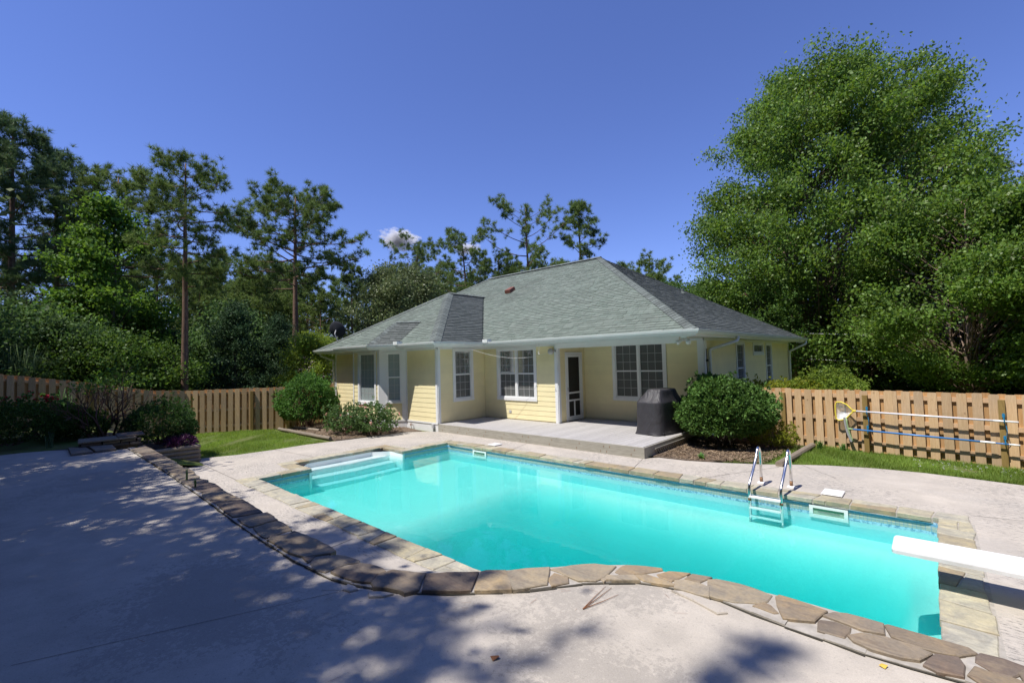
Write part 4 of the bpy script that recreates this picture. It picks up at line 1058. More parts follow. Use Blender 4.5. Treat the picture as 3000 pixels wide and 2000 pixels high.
# ------------------------------------------------------------ wooden deck
def deck():
    t = thing('wooden_deck', 'low weathered grey wooden deck along the back of the house', 'deck', (1.6, 2.2, 0))
    x0, x1, y0 = -1.80, 4.97, 1.17
    x = x0; bw = .138
    while x < x1 - .03:
        xe = min(x + bw, x1); 
        yb = 3.17 if x < 1.29 else 4.59
        m_ = MB(); m_.prism([(0, 0), (xe - x - .005, 0), (xe - x - .005, yb - y0), (0, yb - y0)], -.032, 0, .004, .004)
        o = m_.build('deck_board', M['deck_board']); o.location = (x, y0, HD); world_child(o, t)
        x += bw
    xe = 1.65
    for a, b in ((x0, xe), (xe + .003, x1 + .035)):
        m_ = MB(); m_.box(a, b, y0 - .04, y0 - .002, -.02, HD - .004); P(m_, 'fascia_board', M['deck_skirt'], t)
    m_ = MB(); m_.box(x1 + .002, x1 + .038, y0, 1.72, .005, HD - .004); m_.box(x1 + .002, x1 + .038, 1.72, 4.6, .10, HD - .004); P(m_, 'fascia_board', M['deck_skirt'], t)
    for (a, z) in [(x, z) for x in (-1.6, -.9, -.5, .2, .9, 1.55, 1.75, 2.5, 3.3, 3.95, 4.1, 4.7) for z in (.06, .17)]:
        m_ = MB(); m_.lathe([(0, .006), (.008, .006), (.011, 0)], 8, axis=(0, -1, 0), origin=(a + (z > .1) * .08, y0 - .0405, z)); m_.box(a - .004 + (z > .1) * .08, a + .004 + (z > .1) * .08, y0 - .0418, y0 - .0405, z - .035, z - .009); P(m_, 'bolt', M['steel_rust'], t)
    # lattice under the right-hand side
    la = MB(); x = x1 + .045
    n = 18
    for k in range(n):
        y = 1.75 + k * .1
        for s in (1, -1): la.hexa([(x + (0 if s > 0 else .009), y, -.03), (x + (.008 if s > 0 else .017), y, -.03), (x + (.008 if s > 0 else .017), y + .03, -.03), (x + (0 if s > 0 else .009), y + .03, -.03), (x + (0 if s > 0 else .009), y + s * .14, .10), (x + (.008 if s > 0 else .017), y + s * .14, .12), (x + (.008 if s > 0 else .017), y + s * .14 + .03, .12), (x + (0 if s > 0 else .009), y + s * .14 + .03, .12)])
    la.box(x - .003, x + .02, 1.6, 3.6, .12, .15); P(la, 'lattice', M['deck_skirt'], t)
deck()

# ------------------------------------------------------------ covered grill
def grill():
    t = thing('covered_grill', 'barbecue grill under a black fabric cover on the deck', 'grill', (4.45, 3.2, HD))
    m, nt, nn, ll, b = nodes('black_vinyl_cover'); n1 = noise(nt, 7, 4, 0.6, world_pos(nt)); 
    ll.new(mixrgb(nt, n1, (0.028, 0.027, 0.032), (0.048, 0.046, 0.052)), b.inputs['Base Color']); b.inputs['Roughness'].default_value = 0.5; b.inputs['Specular IOR Level'].default_value = .5
    bump(nt, b, math_(nt, 'ADD', noise(nt, 3.5, 3, 0.6, world_pos(nt), (1, 1, .4), 1.0), math_(nt, 'MULTIPLY', noise(nt, 240, 1, 0.5, world_pos(nt)), .05)), .9, .05)
    # footprint: long axis along Y, hood ridge above
    a = R(-8)
    c = Vector((4.43, 3.22)); hw, hl = .36, .62
    def lv(hx, hy, z, ox=0, n=28, wob=.010, e=9.0, oy=0):
        pts = []
        for k in range(n):
            th = 2 * math.pi * k / n; cs_, sn = math.cos(th), math.sin(th)
            r_ = (abs(cs_) ** e + abs(sn) ** e) ** (-1 / e)
            x = hx * r_ * cs_ + ox + rnd.uniform(-wob, wob); y = hy * r_ * sn + oy + rnd.uniform(-wob, wob)
            pts.append((c.x + x * math.cos(a) - y * math.sin(a), c.y + x * math.sin(a) + y * math.cos(a), z + rnd.uniform(-wob, wob) * .6)); 
        return pts
    L = [lv(.40, .64, HD + .012, wob=.03), lv(.385, .62, HD + .06, wob=.02), lv(.375, .61, HD + .40, wob=.014), lv(.365, .60, HD + .70), lv(.36, .595, HD + .775), lv(.35, .585, HD + .80), lv(.29, .45, HD + .92, .01), lv(.235, .38, HD + 1.05, .05), lv(.215, .36, HD + 1.08, .06), lv(.17, .33, HD + 1.10, .06, wob=.004)]
    vs_ = [q for l in L for q in l]; n = 28; fs = [(i * n + k, i * n + (k + 1) % n, (i + 1) * n + (k + 1) % n, (i + 1) * n + k) for i in range(len(L) - 1) for k in range(n)] + [tuple((len(L) - 1) * n + k for k in range(n))]
    mb_ = MB(); mb_.add(vs_, fs); o = P(mb_, 'grill_cover', m, t, True)
    md = o.modifiers.new('sub', 'SUBSURF'); md.levels = 1; md.render_levels = 1
    for (dx, dy) in ((.3, .52), (-.3, .52), (.3, -.52), (-.3, -.52)):
        w = MB(); w.lathe([(0, -.02), (.03, -.02), (.04, 0), (.03, .02), (0, .02)], 10, axis=(1, 0, 0), origin=(c.x + dx, c.y + dy, HD + .04))
        P(w, 'caster', M['dark'], t)
grill()

# ------------------------------------------------------------ fences (shadow-box: pickets on both sides of the rails)
def picket_mesh(h, w=.14, th=.018):
    c = .022; prof = [(-w / 2, 0), (w / 2, 0), (w / 2, h - c), (w / 2 - c, h), (-w / 2 + c, h), (-w / 2, h - c)]
    mb = MB(); n = 6
    mb.add([(x, -th / 2, z) for x, z in prof] + [(x, th / 2, z) for x, z in prof], [tuple(range(n)), tuple(range(2 * n - 1, n - 1, -1))] + [(i, n + i, n + (i + 1) % n, (i + 1) % n) for i in range(n)])
    return mb.mesh('picket')
def fence(name, label, pts, height, mats, step=.207, start=0.0, post_every=2.4, post_front=True, front=-1, post_off=.6, posts=None):
    """pts: (x, y, ground z) polyline; front -1 means the side to the right of travel"""
    P0 = pts[0]; t = thing(name, label, 'fence', (P0[0], P0[1], P0[2]))
    pm = picket_mesh(height); pm.materials.append(mats[0]); pb = picket_mesh(height); pb.materials.append(mats[1])
    for (a, b) in zip(pts[:-1], pts[1:]):
        A_, B_ = Vector(a), Vector(b); d = B_ - A_; L = Vector((d.x, d.y, 0)).length; ang = math.atan2(d.y, d.x); dx = Vector((d.x / L, d.y / L, 0)); n = Vector((dx.y, -dx.x, 0)) * (1 if front < 0 else -1)
        def at(s): return A_ + dx * s + Vector((0, 0, d.z * s / L))
        s = start; k = 0
        while s < L:
            p_ = at(s) + n * .030
            o = link('picket', pm, None, p_ + Vector((0, 0, rnd.uniform(-.012, .012))), (rnd.uniform(-.008, .008), rnd.uniform(-.006, .006), ang + rnd.uniform(-.02, .02)), (rnd.uniform(.97, 1.03), 1, 1)); world_child2(o, t)
            s2 = s + step / 2
            if s2 < L:
                p_ = at(s2) - n * .030
                o = link('picket', pb, None, p_ + Vector((0, 0, rnd.uniform(-.012, .012))), (0, 0, ang + math.pi), (rnd.uniform(.97, 1.03), 1, 1)); world_child2(o, t)
            s += step * rnd.uniform(.985, 1.015)
        for hz in (.12, .50, .88):
            m_ = MB(); q0 = A_ + Vector((0, 0, height * hz + .03)); q1 = B_ + Vector((0, 0, height * hz + .03)); w = n * .0195
            m_.hexa([q0 - w - Vector((0, 0, .042)), q1 - w - Vector((0, 0, .042)), q1 + w - Vector((0, 0, .042)), q0 + w - Vector((0, 0, .042)), q0 - w + Vector((0, 0, .042)), q1 - w + Vector((0, 0, .042)), q1 + w + Vector((0, 0, .042)), q0 + w + Vector((0, 0, .042))])
            world_child(m_.build('rail', mats[2]), t)
        for s in ([q_ for q_ in (posts[pts.index(a)] if posts else [post_off + post_every * i_ for i_ in range(9)]) if q_ < L]):
            m_ = MB(); off = n * (.0195 + .045) if post_front else -n * .065
            m_.box(-.043, .043, -.043, .043, -.2, height - .10); o = m_.build('post', mats[3]); o.location = at(s) + off; o.rotation_euler = (0, 0, ang); world_child2(o, t)
    return t
def world_child2(o, parent):
    o.parent = parent; o.matrix_parent_inverse = Matrix.Translation(parent.location).inverted(); return o
fence_r = fence('right_wood_fence', 'sunlit wooden shadow-box fence right of the house, with pool poles hung on it', [(5.75, 4.80, -.01), (8.9, 4.42, -.01), (12.4, 3.85, -.01)], 1.30, (M['fence'], M['fence_warm'], M['fence_rail'], M['fence_post']), posts=[[1.14, 2.72], [1.55]])
fence_r.name = 'wood_fence'
fence_l = fence('wood_fence', 'shaded wooden fence behind the lawn and shrubs on the left', [(-9.55, -8.9, .78), (-9.43, -7.96, .70), (-9.15, -6.06, .36), (-8.91, -4.74, .05), (-8.73, -3.77, -.01), (-7.29, -1.38, -.01), (-7.0, -.9, -.01), (-8.3, 1.0, -.01)], 1.42, (M['fence'], M['fence_warm'], M['fence_rail'], M['fence_post']), post_every=2.4, front=-1, post_front=True, post_off=1.9)

# ------------------------------------------------------------ pool poles on the right-hand fence
M['alu'] = plain('anodised_aluminium', (0.80, 0.79, 0.84), 0.4, metal=0.15, var=0.03)
M['bluepole'] = plain('blue_anodised_pole', (0.06, 0.22, 0.55), 0.3, metal=0.1, var=0.05)
M['yellow'] = plain('yellow_plastic_frame', (0.80, 0.66, 0.08), 0.45)
M['blueplastic'] = plain('blue_plastic', (0.02, 0.22, 0.42), 0.45)
def fence_y(x): return 4.80 + (4.42 - 4.80) * (x - 5.75) / 3.15 if x < 8.9 else 4.42 + (3.85 - 4.42) * (x - 8.9) / 3.5
def net_mat():
    m, nt, nn, ll, b = nodes('white_net_mesh'); tr = nn.new('ShaderNodeBsdfTransparent'); mx = nn.new('ShaderNodeMixShader')
    b.inputs['Base Color'].default_value = (.82, .84, .88, 1); n1 = noise(nt, 9, 3, .6, world_pos(nt)); ll.new(ramp(nt, n1, [(.35, .45), (.65, .95)]), mx.inputs[0]); ll.new(tr.outputs[0], mx.inputs[1]); ll.new(b.outputs[0], mx.inputs[2]); ll.new(mx.outputs[0], nn['Material Output'].inputs['Surface']); return m
M['net'] = net_mat()
def poles():
    off = .17
    def pt(x, z): return Vector((x, fence_y(x) - off, z))
    # leaf net
    t = thing('leaf_net', 'silver pole with a yellow framed white leaf net, upper of two on the fence', 'pool net', pt(8.1, .9))
    m_ = MB(); m_.tube([pt(8.27, .855), pt(10.3, .825)], .018, 10); P(m_, 'pole', M['alu'], t, True)
    m_ = MB(); m_.tube([pt(10.28, .8255), pt(10.32, .825), pt(10.36, .825), pt(10.40, .824), pt(10.60, .821)], [.016, .02, .02, .016, .016], 10); P(m_, 'grip', M['plastic'], t, True)
    prof = [(8.255, .855), (8.20, .90), (8.13, .985), (8.03, 1.035), (7.95, 1.03), (7.925, .97), (7.92, .80), (7.925, .67), (7.97, .635), (8.05, .655), (8.13, .71), (8.20, .80)]
    loop = [pt(x, z) for x, z in prof]
    m_ = MB(); m_.tube(loop + [loop[0]], .014, 8); m_.tube([pt(8.22, .855), pt(8.29, .855)], .022, 8); P(m_, 'net_frame', M['yellow'], t, True)
    m_ = MB(); c = pt(8.05, .83) + Vector((0, .10, -.04)); k = len(loop); mid = [p_.lerp(c, .55) + Vector((0, .04, 0)) for p_ in loop]
    m_.add(loop + mid + [c], [(i, (i + 1) % k, k + (i + 1) % k, k + i) for i in range(k)] + [(k + i, k + (i + 1) % k, 2 * k) for i in range(k)]); P(m_, 'net', M['net'], t, True)
    # brush
    t = thing('pool_brush', 'blue pole with a curved pool brush, lower of two on the fence', 'pool brush', pt(8.1, .45))
    m_ = MB(); m_.tube([pt(8.20, .465), pt(10.12, .432)], .018, 10); m_.tube([pt(10.30, .428), pt(10.48, .424)], .0125, 10); P(m_, 'pole', M['bluepole'], t, True)
    m_ = MB(); m_.tube([pt(10.10, .432), pt(10.14, .431), pt(10.28, .429), pt(10.31, .428)], [.016, .021, .021, .016], 10); m_.tube([pt(10.47, .424), pt(10.60, .422)], .016, 10); P(m_, 'grip', M['plastic'], t, True)
    m_ = MB(); arc = [pt(8.105, .71), pt(8.115, .60), pt(8.13, .48), pt(8.155, .36), pt(8.19, .25), pt(8.21, .20)]
    m_.tube(arc, [.018] * 6, 6); P(m_, 'brush_back', M['brushgreen'], t, True)
    m_ = MB(); m_.tube([p_ + Vector((-.03, -.012, 0)) for p_ in arc], [.02] * 6, 6); P(m_, 'bristles', M['net_grey'], t)
    m_ = MB(); m_.tube([pt(8.12, .47), pt(8.22, .465)], .02, 8); P(m_, 'brush_socket', M['brushgreen'], t, True)
    # hooks
    for i, (x, lab) in enumerate(((8.47, 'blue plastic pole hanger on the fence post near the net'), (10.43, 'blue plastic pole hanger on the fence post near the pole grips'))):
        t = thing('pole_hanger', lab, 'hanger', pt(x, .9), group='pole hangers')
        for z in (.84, .445):
            m_ = MB(); y0 = fence_y(x) - .13
            m_.tube([(x, y0, z + .12), (x, y0, z - .02), (x, y0 - .02, z - .045), (x, y0 - .05, z - .045), (x, y0 - .075, z - .02), (x, y0 - .08, z + .02)], .009, 6); m_.box(x - .018, x + .018, y0, y0 + .03, z + .05, z + .11); P(m_, 'hook', M['blueplastic'], t)
        m_ = MB(); m_.tube([(x + .01, fence_y(x) - .16, .80), (x + .03, fence_y(x) - .18, .66), (x + .02, fence_y(x) - .15, .56)], .006, 6); P(m_, 'strap', M['blueplastic'], t)
M['brushgreen'] = plain('faded_green_plastic', (0.30, 0.42, 0.22), 0.5)
M['net_grey'] = plain('grey_bristles', (0.35, 0.36, 0.37), 0.8)
poles()

# ------------------------------------------------------------ landscape timbers
def log(label, a, b, r_=.06, z=.04):
    a = Vector((*a, z)); b = Vector((*b, z)); n = 9; m_ = MB()
    pts = [a.lerp(b, i / n) + Vector((rnd.uniform(-.006, .006), rnd.uniform(-.006, .006), rnd.uniform(-.004, .004))) for i in range(n + 1)]
    t = m_.tube(pts, [r_ * rnd.uniform(.92, 1.06) for _ in pts], 10)
    return tag(m_.build('landscape_log', M['log'], None, False), label, 'log')
log('grey landscape log lying across the grass by the right fence', (7.32, 1.95), (7.46, 4.35), .065)
log('pale landscape log at the edge of the left lawn', (-6.75, -1.66), (-3.25, -1.60), .055)
log('thin landscape log behind the pale one at the foot of the round green shrub', (-6.6, -1.2), (-5.2, -1.0), .045)
def planter():
    t = thing('log_planter', 'planter box of stacked landscape logs with purple leaves', 'planter', (-4.0, -5.2, 0))
    for k in range(4):
        for (a, b) in (((-3.02, -5.75), (-3.02, -4.86)), ((-5.2, -4.86), (-3.0, -4.86))):
            m_ = MB(); z = .05 + .098 * k; A_ = Vector((*a, z)); B_ = Vector((*b, z)); m_.tube([A_.lerp(B_, i / 6) for i in range(7)], [.05 * rnd.uniform(.95, 1.05) for i in range(7)], 10); P(m_, 'log', M['log'], t)
    m_ = MB(); m_.box(-5.2, -3.06, -5.9, -4.92, 0, .36); P(m_, 'soil', M['soil'], t)
planter()
def bed(name, poly, mat, z=.0, h=.012):
    m_ = MB(); m_.prism(poly, z - .06, z + h); return tag(m_.build(name, mat), kind='structure')
bed('mulch_bed', [(5.02, 1.46), (5.75, 1.50), (6.2, 1.66), (6.5, 2.2), (6.8, 2.9), (6.9, 4.4), (5.75, 4.75), (5.02, 4.7)], M['mulch'])
bed('rose_bed', [(-6.7, -1.55), (-3.1, -1.52), (-2.9, -1.3), (-2.78, -.5), (-2.62, .5), (-2.3, .88), (-3.46, 1.12), (-4.1, .5), (-5.8, .5), (-6.6, 1.1), (-8.1, 1.0), (-7.0, -.9)], M['mulch'])
bed('shrub_bed', [(-3.65, -7.95), (-3.4, -7.3), (-3.1, -6.95), (-2.95, -6.2), (-3.2, -5.9), (-5.3, -5.85), (-6.5, -6.4), (-8.9, -6.4), (-9.3, -8.5), (-5.0, -9.5)], M['soil'], z=TZ - .02)

# ------------------------------------------------------------ foliage generators
def unit(v): return v / np.maximum(np.linalg.norm(v, axis=-1, keepdims=True), 1e-9)
def leaf_mesh(name, c, size, aspect=.5, up=0.0, outward=None, g=rng, droop=0.0, clump=None):
    """rhombic leaves at centres c (N,3)"""
    n = len(c); d = unit(g.normal(size=(n, 3)))
    if outward is not None: d = unit(d + outward * up)
    d[:, 2] -= droop; d = unit(d)
    a = g.normal(size=(n, 3)); w = unit(np.cross(d, a)); nr = np.cross(d, w)
    L = (size * g.uniform(.65, 1.25, n))[:, None]; W = L * aspect
    v = np.empty((n, 4, 3)); v[:, 0] = c - d * L * .5; v[:, 1] = c + w * W * .5 + nr * L * .08; v[:, 2] = c + d * L * .5; v[:, 3] = c - w * W * .5 + nr * L * .08
    return mesh_np(name, v.reshape(-1, 3), np.arange(n * 4).reshape(n, 4))
def tuft_mesh(name, c, d, nper, length, width, g=rng, spread=1.5):
    """bursts of needles: N tufts of nper thin triangles"""
    n = len(c); cc = np.repeat(c, nper, 0); dd = np.repeat(d, nper, 0)
    q = unit(dd * (1.0 / spread) + unit(g.normal(size=cc.shape)) * 1.0)
    L = length * g.uniform(.7, 1.15, (len(cc), 1)); s = unit(np.cross(q, g.normal(size=cc.shape))) * width
    v = np.empty((len(cc), 3, 3)); v[:, 0] = cc - s; v[:, 1] = cc + s; v[:, 2] = cc + q * L
    return mesh_np(name, v.reshape(-1, 3), np.arange(len(cc) * 3).reshape(-1, 3))

M['pine'] = leafmat('pine_needles', (0.100, 0.175, 0.045), (0.175, 0.230, 0.070), .25, .2, .55, .3)
M['pine_dark'] = leafmat('dark_pine_needles', (0.070, 0.130, 0.052), (0.120, 0.175, 0.070), .25, .2, .55, .3)
M['birch_leaf'] = leafmat('birch_leaves', (0.090, 0.180, 0.026), (0.165, 0.250, 0.052), .38, .3, .45, .4)
M['gum_leaf'] = leafmat('sweetgum_leaves', (0.072, 0.163, 0.029), (0.143, 0.247, 0.046), .38, .2, .55, .3)
M['oak_leaf'] = leafmat('oak_leaves', (0.100, 0.150, 0.055), (0.175, 0.205, 0.090), .25, .3, .45, .4)
M['dark_leaf'] = leafmat('dark_woodland_leaves', (0.055, 0.118, 0.036), (0.105, 0.172, 0.056), .35, .2, .55, .35)
M['myrtle_leaf'] = leafmat('crape_myrtle_leaves', (0.052, 0.120, 0.022), (0.105, 0.175, 0.036), .35, .2, .55, .3)
M['lime_leaf'] = leafmat('lime_green_leaves', (0.150, 0.240, 0.039), (0.240, 0.312, 0.058), .4, .2, .55, .3)
M['cedar'] = leafmat('cedar_sprays', (0.032, 0.075, 0.034), (0.062, 0.112, 0.046), .15, .2, .6, .3)
M['bush_gloss'] = leafmat('glossy_shrub_leaves', (0.065, 0.150, 0.034), (0.124, 0.221, 0.052), .22, .2, .55, .35)
M['bush_soft'] = leafmat('soft_shrub_leaves', (0.065, 0.169, 0.039), (0.124, 0.240, 0.058), .3, .2, .55, .3)
M['bush_dark'] = leafmat('dark_shrub_leaves', (0.036, 0.091, 0.023), (0.072, 0.137, 0.036), .25, .2, .55, .3)
M['azalea'] = leafmat('azalea_leaves', (0.052, 0.111, 0.023), (0.104, 0.163, 0.033), .25, .2, .55, .3)
M['yellowgreen'] = leafmat('yellow_green_leaves', (0.195, 0.254, 0.033), (0.299, 0.305, 0.046), .35, .2, .55, .3)
M['rose_leaf'] = leafmat('rose_leaves', (0.072, 0.150, 0.046), (0.137, 0.215, 0.078), .3, .2, .55, .35)
M['petal_red'] = leafmat('red_petals', (0.45, 0.012, 0.02), (0.60, 0.03, 0.05), .3, .2, .5, .2)
M['petal_pink'] = leafmat('pale_pink_petals', (0.70, 0.33, 0.27), (0.75, 0.50, 0.42), .3, .2, .5, .15)
M['petal_myrtle'] = leafmat('crape_myrtle_bloom', (0.55, 0.25, 0.22), (0.60, 0.34, 0.28), .3, .2, .5, .15)
M['purple'] = leafmat('purple_leaves', (0.060, 0.015, 0.055), (0.100, 0.030, 0.090), .2, .3, .4, .3)
M['grass'] = leafmat('grass_blades', (0.130, 0.240, 0.035), (0.240, 0.320, 0.070), .4, .2, .55, .3)
M['grass_tall'] = leafmat('ornamental_grass', (0.098, 0.169, 0.078), (0.156, 0.221, 0.104), .3, .2, .55, .3)
M['needle_brown'] = plain('brown_pine_needles', (0.22, 0.09, 0.035), 0.7)

def bez(a, b, c, n):
    return [np.array(a) * (1 - t) ** 2 + np.array(b) * 2 * t * (1 - t) + np.array(c) * t * t for t in [i / n for i in range(n + 1)]]

class Kind: pass
def pine_kind(seed, H, cb, R_, nlimb=26, trunk_r=.17, mat='pine', needle=.24, nper=20, width=.011, shape='flat', sub=6, tufts=3, bark='bark_pine', lean=.3, wood_sides=5):
    """meshes of one pine, standing at the origin: crown base at height cb, crown radius R_"""
    g = np.random.default_rng(seed); k = Kind(); tw = MB(); lw = MB()
    n = 12; off = np.cumsum(g.normal(0, lean * .05, (n + 1, 2)), 0)
    tr = [np.array([off[i, 0] * (i / n), off[i, 1] * (i / n), H * i / n - (.3 if i == 0 else 0)]) for i in range(n + 1)]
    tw.tube([tuple(p_) for p_ in tr], [trunk_r * (1.25 if i == 0 else 1) * (1 - .82 * (i / n) ** 1.3) for i in range(n + 1)], 9)
    C0, D0 = [], []
    def trunk_at(z): f = min(n - 1e-6, max(0, z / H * n)); i = int(f); return tr[i] + (tr[i + 1] - tr[i]) * (f - i)
    ang = g.uniform(0, 6.28)
    for i in range(nlimb):
        t = (i + g.uniform(-.4, .4)) / nlimb; t = min(1, max(0, t)); z = cb + (H - cb) * (t ** .9) * .985
        ang += 2.4 + g.normal(0, .5)
        if shape == 'flat': pr = math.sqrt(max(.03, 1 - t ** 2.2)) * (.62 + .38 * min(1, t / .25))
        elif shape == 'cone': pr = (1 - t) ** .8 * .95 + .06
        else: pr = math.sin(math.pi * (t * .7 + .22)) ** .8
        L = R_ * pr * g.uniform(.62, 1.12)
        if i < 3 and shape == 'flat': L *= g.uniform(.5, 1.0)
        rise = {'flat': .06 + .34 * t, 'cone': .25 + .5 * t, 'open': .35 + .5 * t}[shape]
        a = trunk_at(z); d = np.array([math.cos(ang), math.sin(ang), 0]); side = np.array([-d[1], d[0], 0]) * g.normal(0, .18) * L
        end = a + d * L + np.array([0, 0, rise * L * g.uniform(.7, 1.2)]); mid = a + d * L * .55 + side + np.array([0, 0, rise * L * .15 - .04 * L])
        path = bez(a, mid, end, 6); r0 = max(.014, trunk_r * .34 * (1 - .55 * t) * (L / R_) ** .5)
        lw.tube([tuple(p_) for p_ in path], [r0 * (1 - .8 * q / 6) for q in range(7)], wood_sides)
        for s in range(sub):
            f = .38 + .62 * (s + g.uniform(0, 1)) / sub; f = min(f, 1.0); j = min(5, int(f * 6)); b = path[j] + (path[j + 1] - path[j]) * (f * 6 - j)
            sd = unit(np.array([d[0] * .7, d[1] * .7, .35]) + g.normal(0, .55, 3) * np.array([1, 1, .6])); sl = g.uniform(.35, .85) * (R_ / 3.2) * (1.15 - .5 * (f - .38))
            e = b + sd * sl; m2 = (b + e) / 2 + np.array([0, 0, -.06 * sl])
            lw.tube([tuple(b), tuple(m2), tuple(e)], [r0 * .34, r0 * .26, r0 * .16], 4, caps=False)
            for q in range(tufts):
                ff = 1.0 - .55 * q / max(1, tufts) * g.uniform(.7, 1.2); c = b + (e - b) * ff + g.normal(0, .03 + .05 * q, 3); C0.append(c); D0.append(unit(sd * .5 + np.array([0, 0, .6]) + g.normal(0, .2, 3)))
                if q == 0: C0.append(c + g.normal(0, .10, 3)); D0.append(unit(sd + np.array([0, 0, .5])))
    for q in range(70):
        f = g.uniform(.84, 1.02); C0.append(trunk_at(H * min(f, .999)) + np.append(g.normal(0, .35, 2), (f - .93) * 2) * (1.6 if shape == 'flat' else .6)); D0.append(unit(np.append(g.normal(0, .6, 2), 1.0)))
    k.trunk = tw.mesh('trunk', True); k.trunk.materials.append(M[bark]); k.limbs = lw.mesh('limbs', True); k.limbs.materials.append(M[bark])
    k.crown = tuft_mesh('crown', np.array(C0), np.array(D0), nper, needle, width, g); k.crown.materials.append(M[mat]); k.H = H
    return k
def leafy_kind(seed, H, cb, rx, ry=None, nb=150, nleaf=230, leaf=.12, mat='gum_leaf', bark='bark_grey', trunk_r=.2, spray=.45, stems=1, aspect=.6, droop=.25, env='egg', low=.0, flat=.5, bloom=None, lean=(0, 0), major=0):
    g = np.random.default_rng(seed); k = Kind(); ry = ry or rx; tw = MB(); lw = MB()
    roots = []
    for s in range(stems):
        a = 2 * math.pi * s / stems + g.uniform(0, 1); sp = .0 if stems == 1 else g.uniform(.10, .28) * rx
        top = np.array([math.cos(a) * sp * 1.4, math.sin(a) * sp * 1.4, H * g.uniform(.78, .95)]); b = np.array([math.cos(a) * .16 * (stems > 1), math.sin(a) * .16 * (stems > 1), -.3])
        path = bez(b, np.array([math.cos(a) * sp * .4, math.sin(a) * sp * .4, H * .4]), top, 10); path = [p_ + np.append(g.normal(0, .05, 2), 0) * (i > 0) for i, p_ in enumerate(path)]
        tw.tube([tuple(p_) for p_ in path], [trunk_r / (stems ** .45) * (1 - .88 * i / 10) for i in range(11)], 8); roots.append(path)
    cs = []
    mj = [(g.uniform(.02, 1), g.uniform(0, 2 * math.pi), math.sqrt(g.uniform(.25, 1))) for _ in range(major)]
    for i in range(nb):
        # a point of the crown envelope, biased to its outside
        u = g.uniform(0, 1); th = g.uniform(0, 2 * math.pi); rq = math.sqrt(g.uniform(.12, 1))
        if major and i % 5 > 1: mu, mt, mr = mj[i % major]; u = min(1, max(0, mu + g.normal(0, .035))); th = mt + g.normal(0, .22); rq = min(1.05, max(.1, mr + g.normal(0, .12)))
        z = cb + (H - cb) * u
        prof = {'egg': (math.sin(math.pi * (u * .82 + .13))) ** .75, 'column': (math.sin(math.pi * (u * .76 + .17))) ** .5, 'dome': math.sqrt(max(0, 1 - (u * .98) ** 2.2)), 'cone': (1 - u) ** .75 + .05, 'bowl': (u + .15) ** .5 * math.sqrt(max(.02, 1.06 - u ** 3))}[env]
        rr_ = prof * rq * g.uniform(.88, 1.08)
        e = np.array([math.cos(th) * rx * rr_ + lean[0] * u ** 1.6, math.sin(th) * ry * rr_ + lean[1] * u ** 1.6, z])
        path0 = roots[int(g.integers(len(roots)))]; zz = max(.5, z - np.hypot(e[0], e[1]) * g.uniform(.5, 1.0)); j = int(np.argmin([abs(p_[2] - zz) for p_ in path0])); a = path0[j]
        m = (a + e) / 2 + np.array([0, 0, np.linalg.norm(e - a) * .12]); path = bez(a, m, e, 4); r0 = .012 + trunk_r * .10 * np.linalg.norm(e - a) / max(rx, .1)
        lw.tube([tuple(p_) for p_ in path], [r0 * (1 - .82 * q / 4) for q in range(5)], 4, caps=False)
        dirn = unit(e - path[2])
        nl = int(nleaf * g.uniform(.35, 1.65)); t = g.uniform(-.9, .55, nl)[:, None]
        c = e + dirn * t * spray * 1.7 + g.normal(0, 1, (nl, 3)) * np.array([spray, spray, spray * flat]) * (.55 + .3 * np.abs(t)); c[:, 2] -= (np.abs(t[:, 0]) * .2 + .05) * spray * droop * 2
        cs.append(c)
    c = np.concatenate(cs); c = c[c[:, 2] > low]
    k.trunk = tw.mesh('trunk', True); k.trunk.materials.append(M[bark]); k.limbs = lw.mesh('limbs', True); k.limbs.materials.append(M[bark])
    k.crown = leaf_mesh('crown', c, leaf, aspect, g=g, droop=droop); k.crown.materials.append(M[mat]); k.H = H; k.bloom = None
    if bloom:
        sel = [cs[i] for i in g.choice(nb, bloom, replace=False)]; b = np.concatenate([x[:40] * np.array([1, 1, 1]) * .25 + x.mean(0) * .75 + np.array([0, 0, .15]) for x in sel]); k.bloom = leaf_mesh('blossom', b, .10, .8, g=g); k.bloom.materials.append(M['petal_myrtle'])
    return k
def place(k, name, label, cat, loc, rz=0.0, sc=1.0, group=None, sz=None):
    t = thing(name, label, cat, loc, rz, group); t.scale = (sc, sc, sz or sc)
    for nm, me in (('trunk', k.trunk), ('limbs', k.limbs), ('crown', k.crown)) + ((('blossom', k.bloom),) if getattr(k, 'bloom', None) else ()):
        o = bpy.data.objects.new(nm, me); COL.objects.link(o); o.parent = t
    return t
def gz(x, y): return ground_z(x, y)

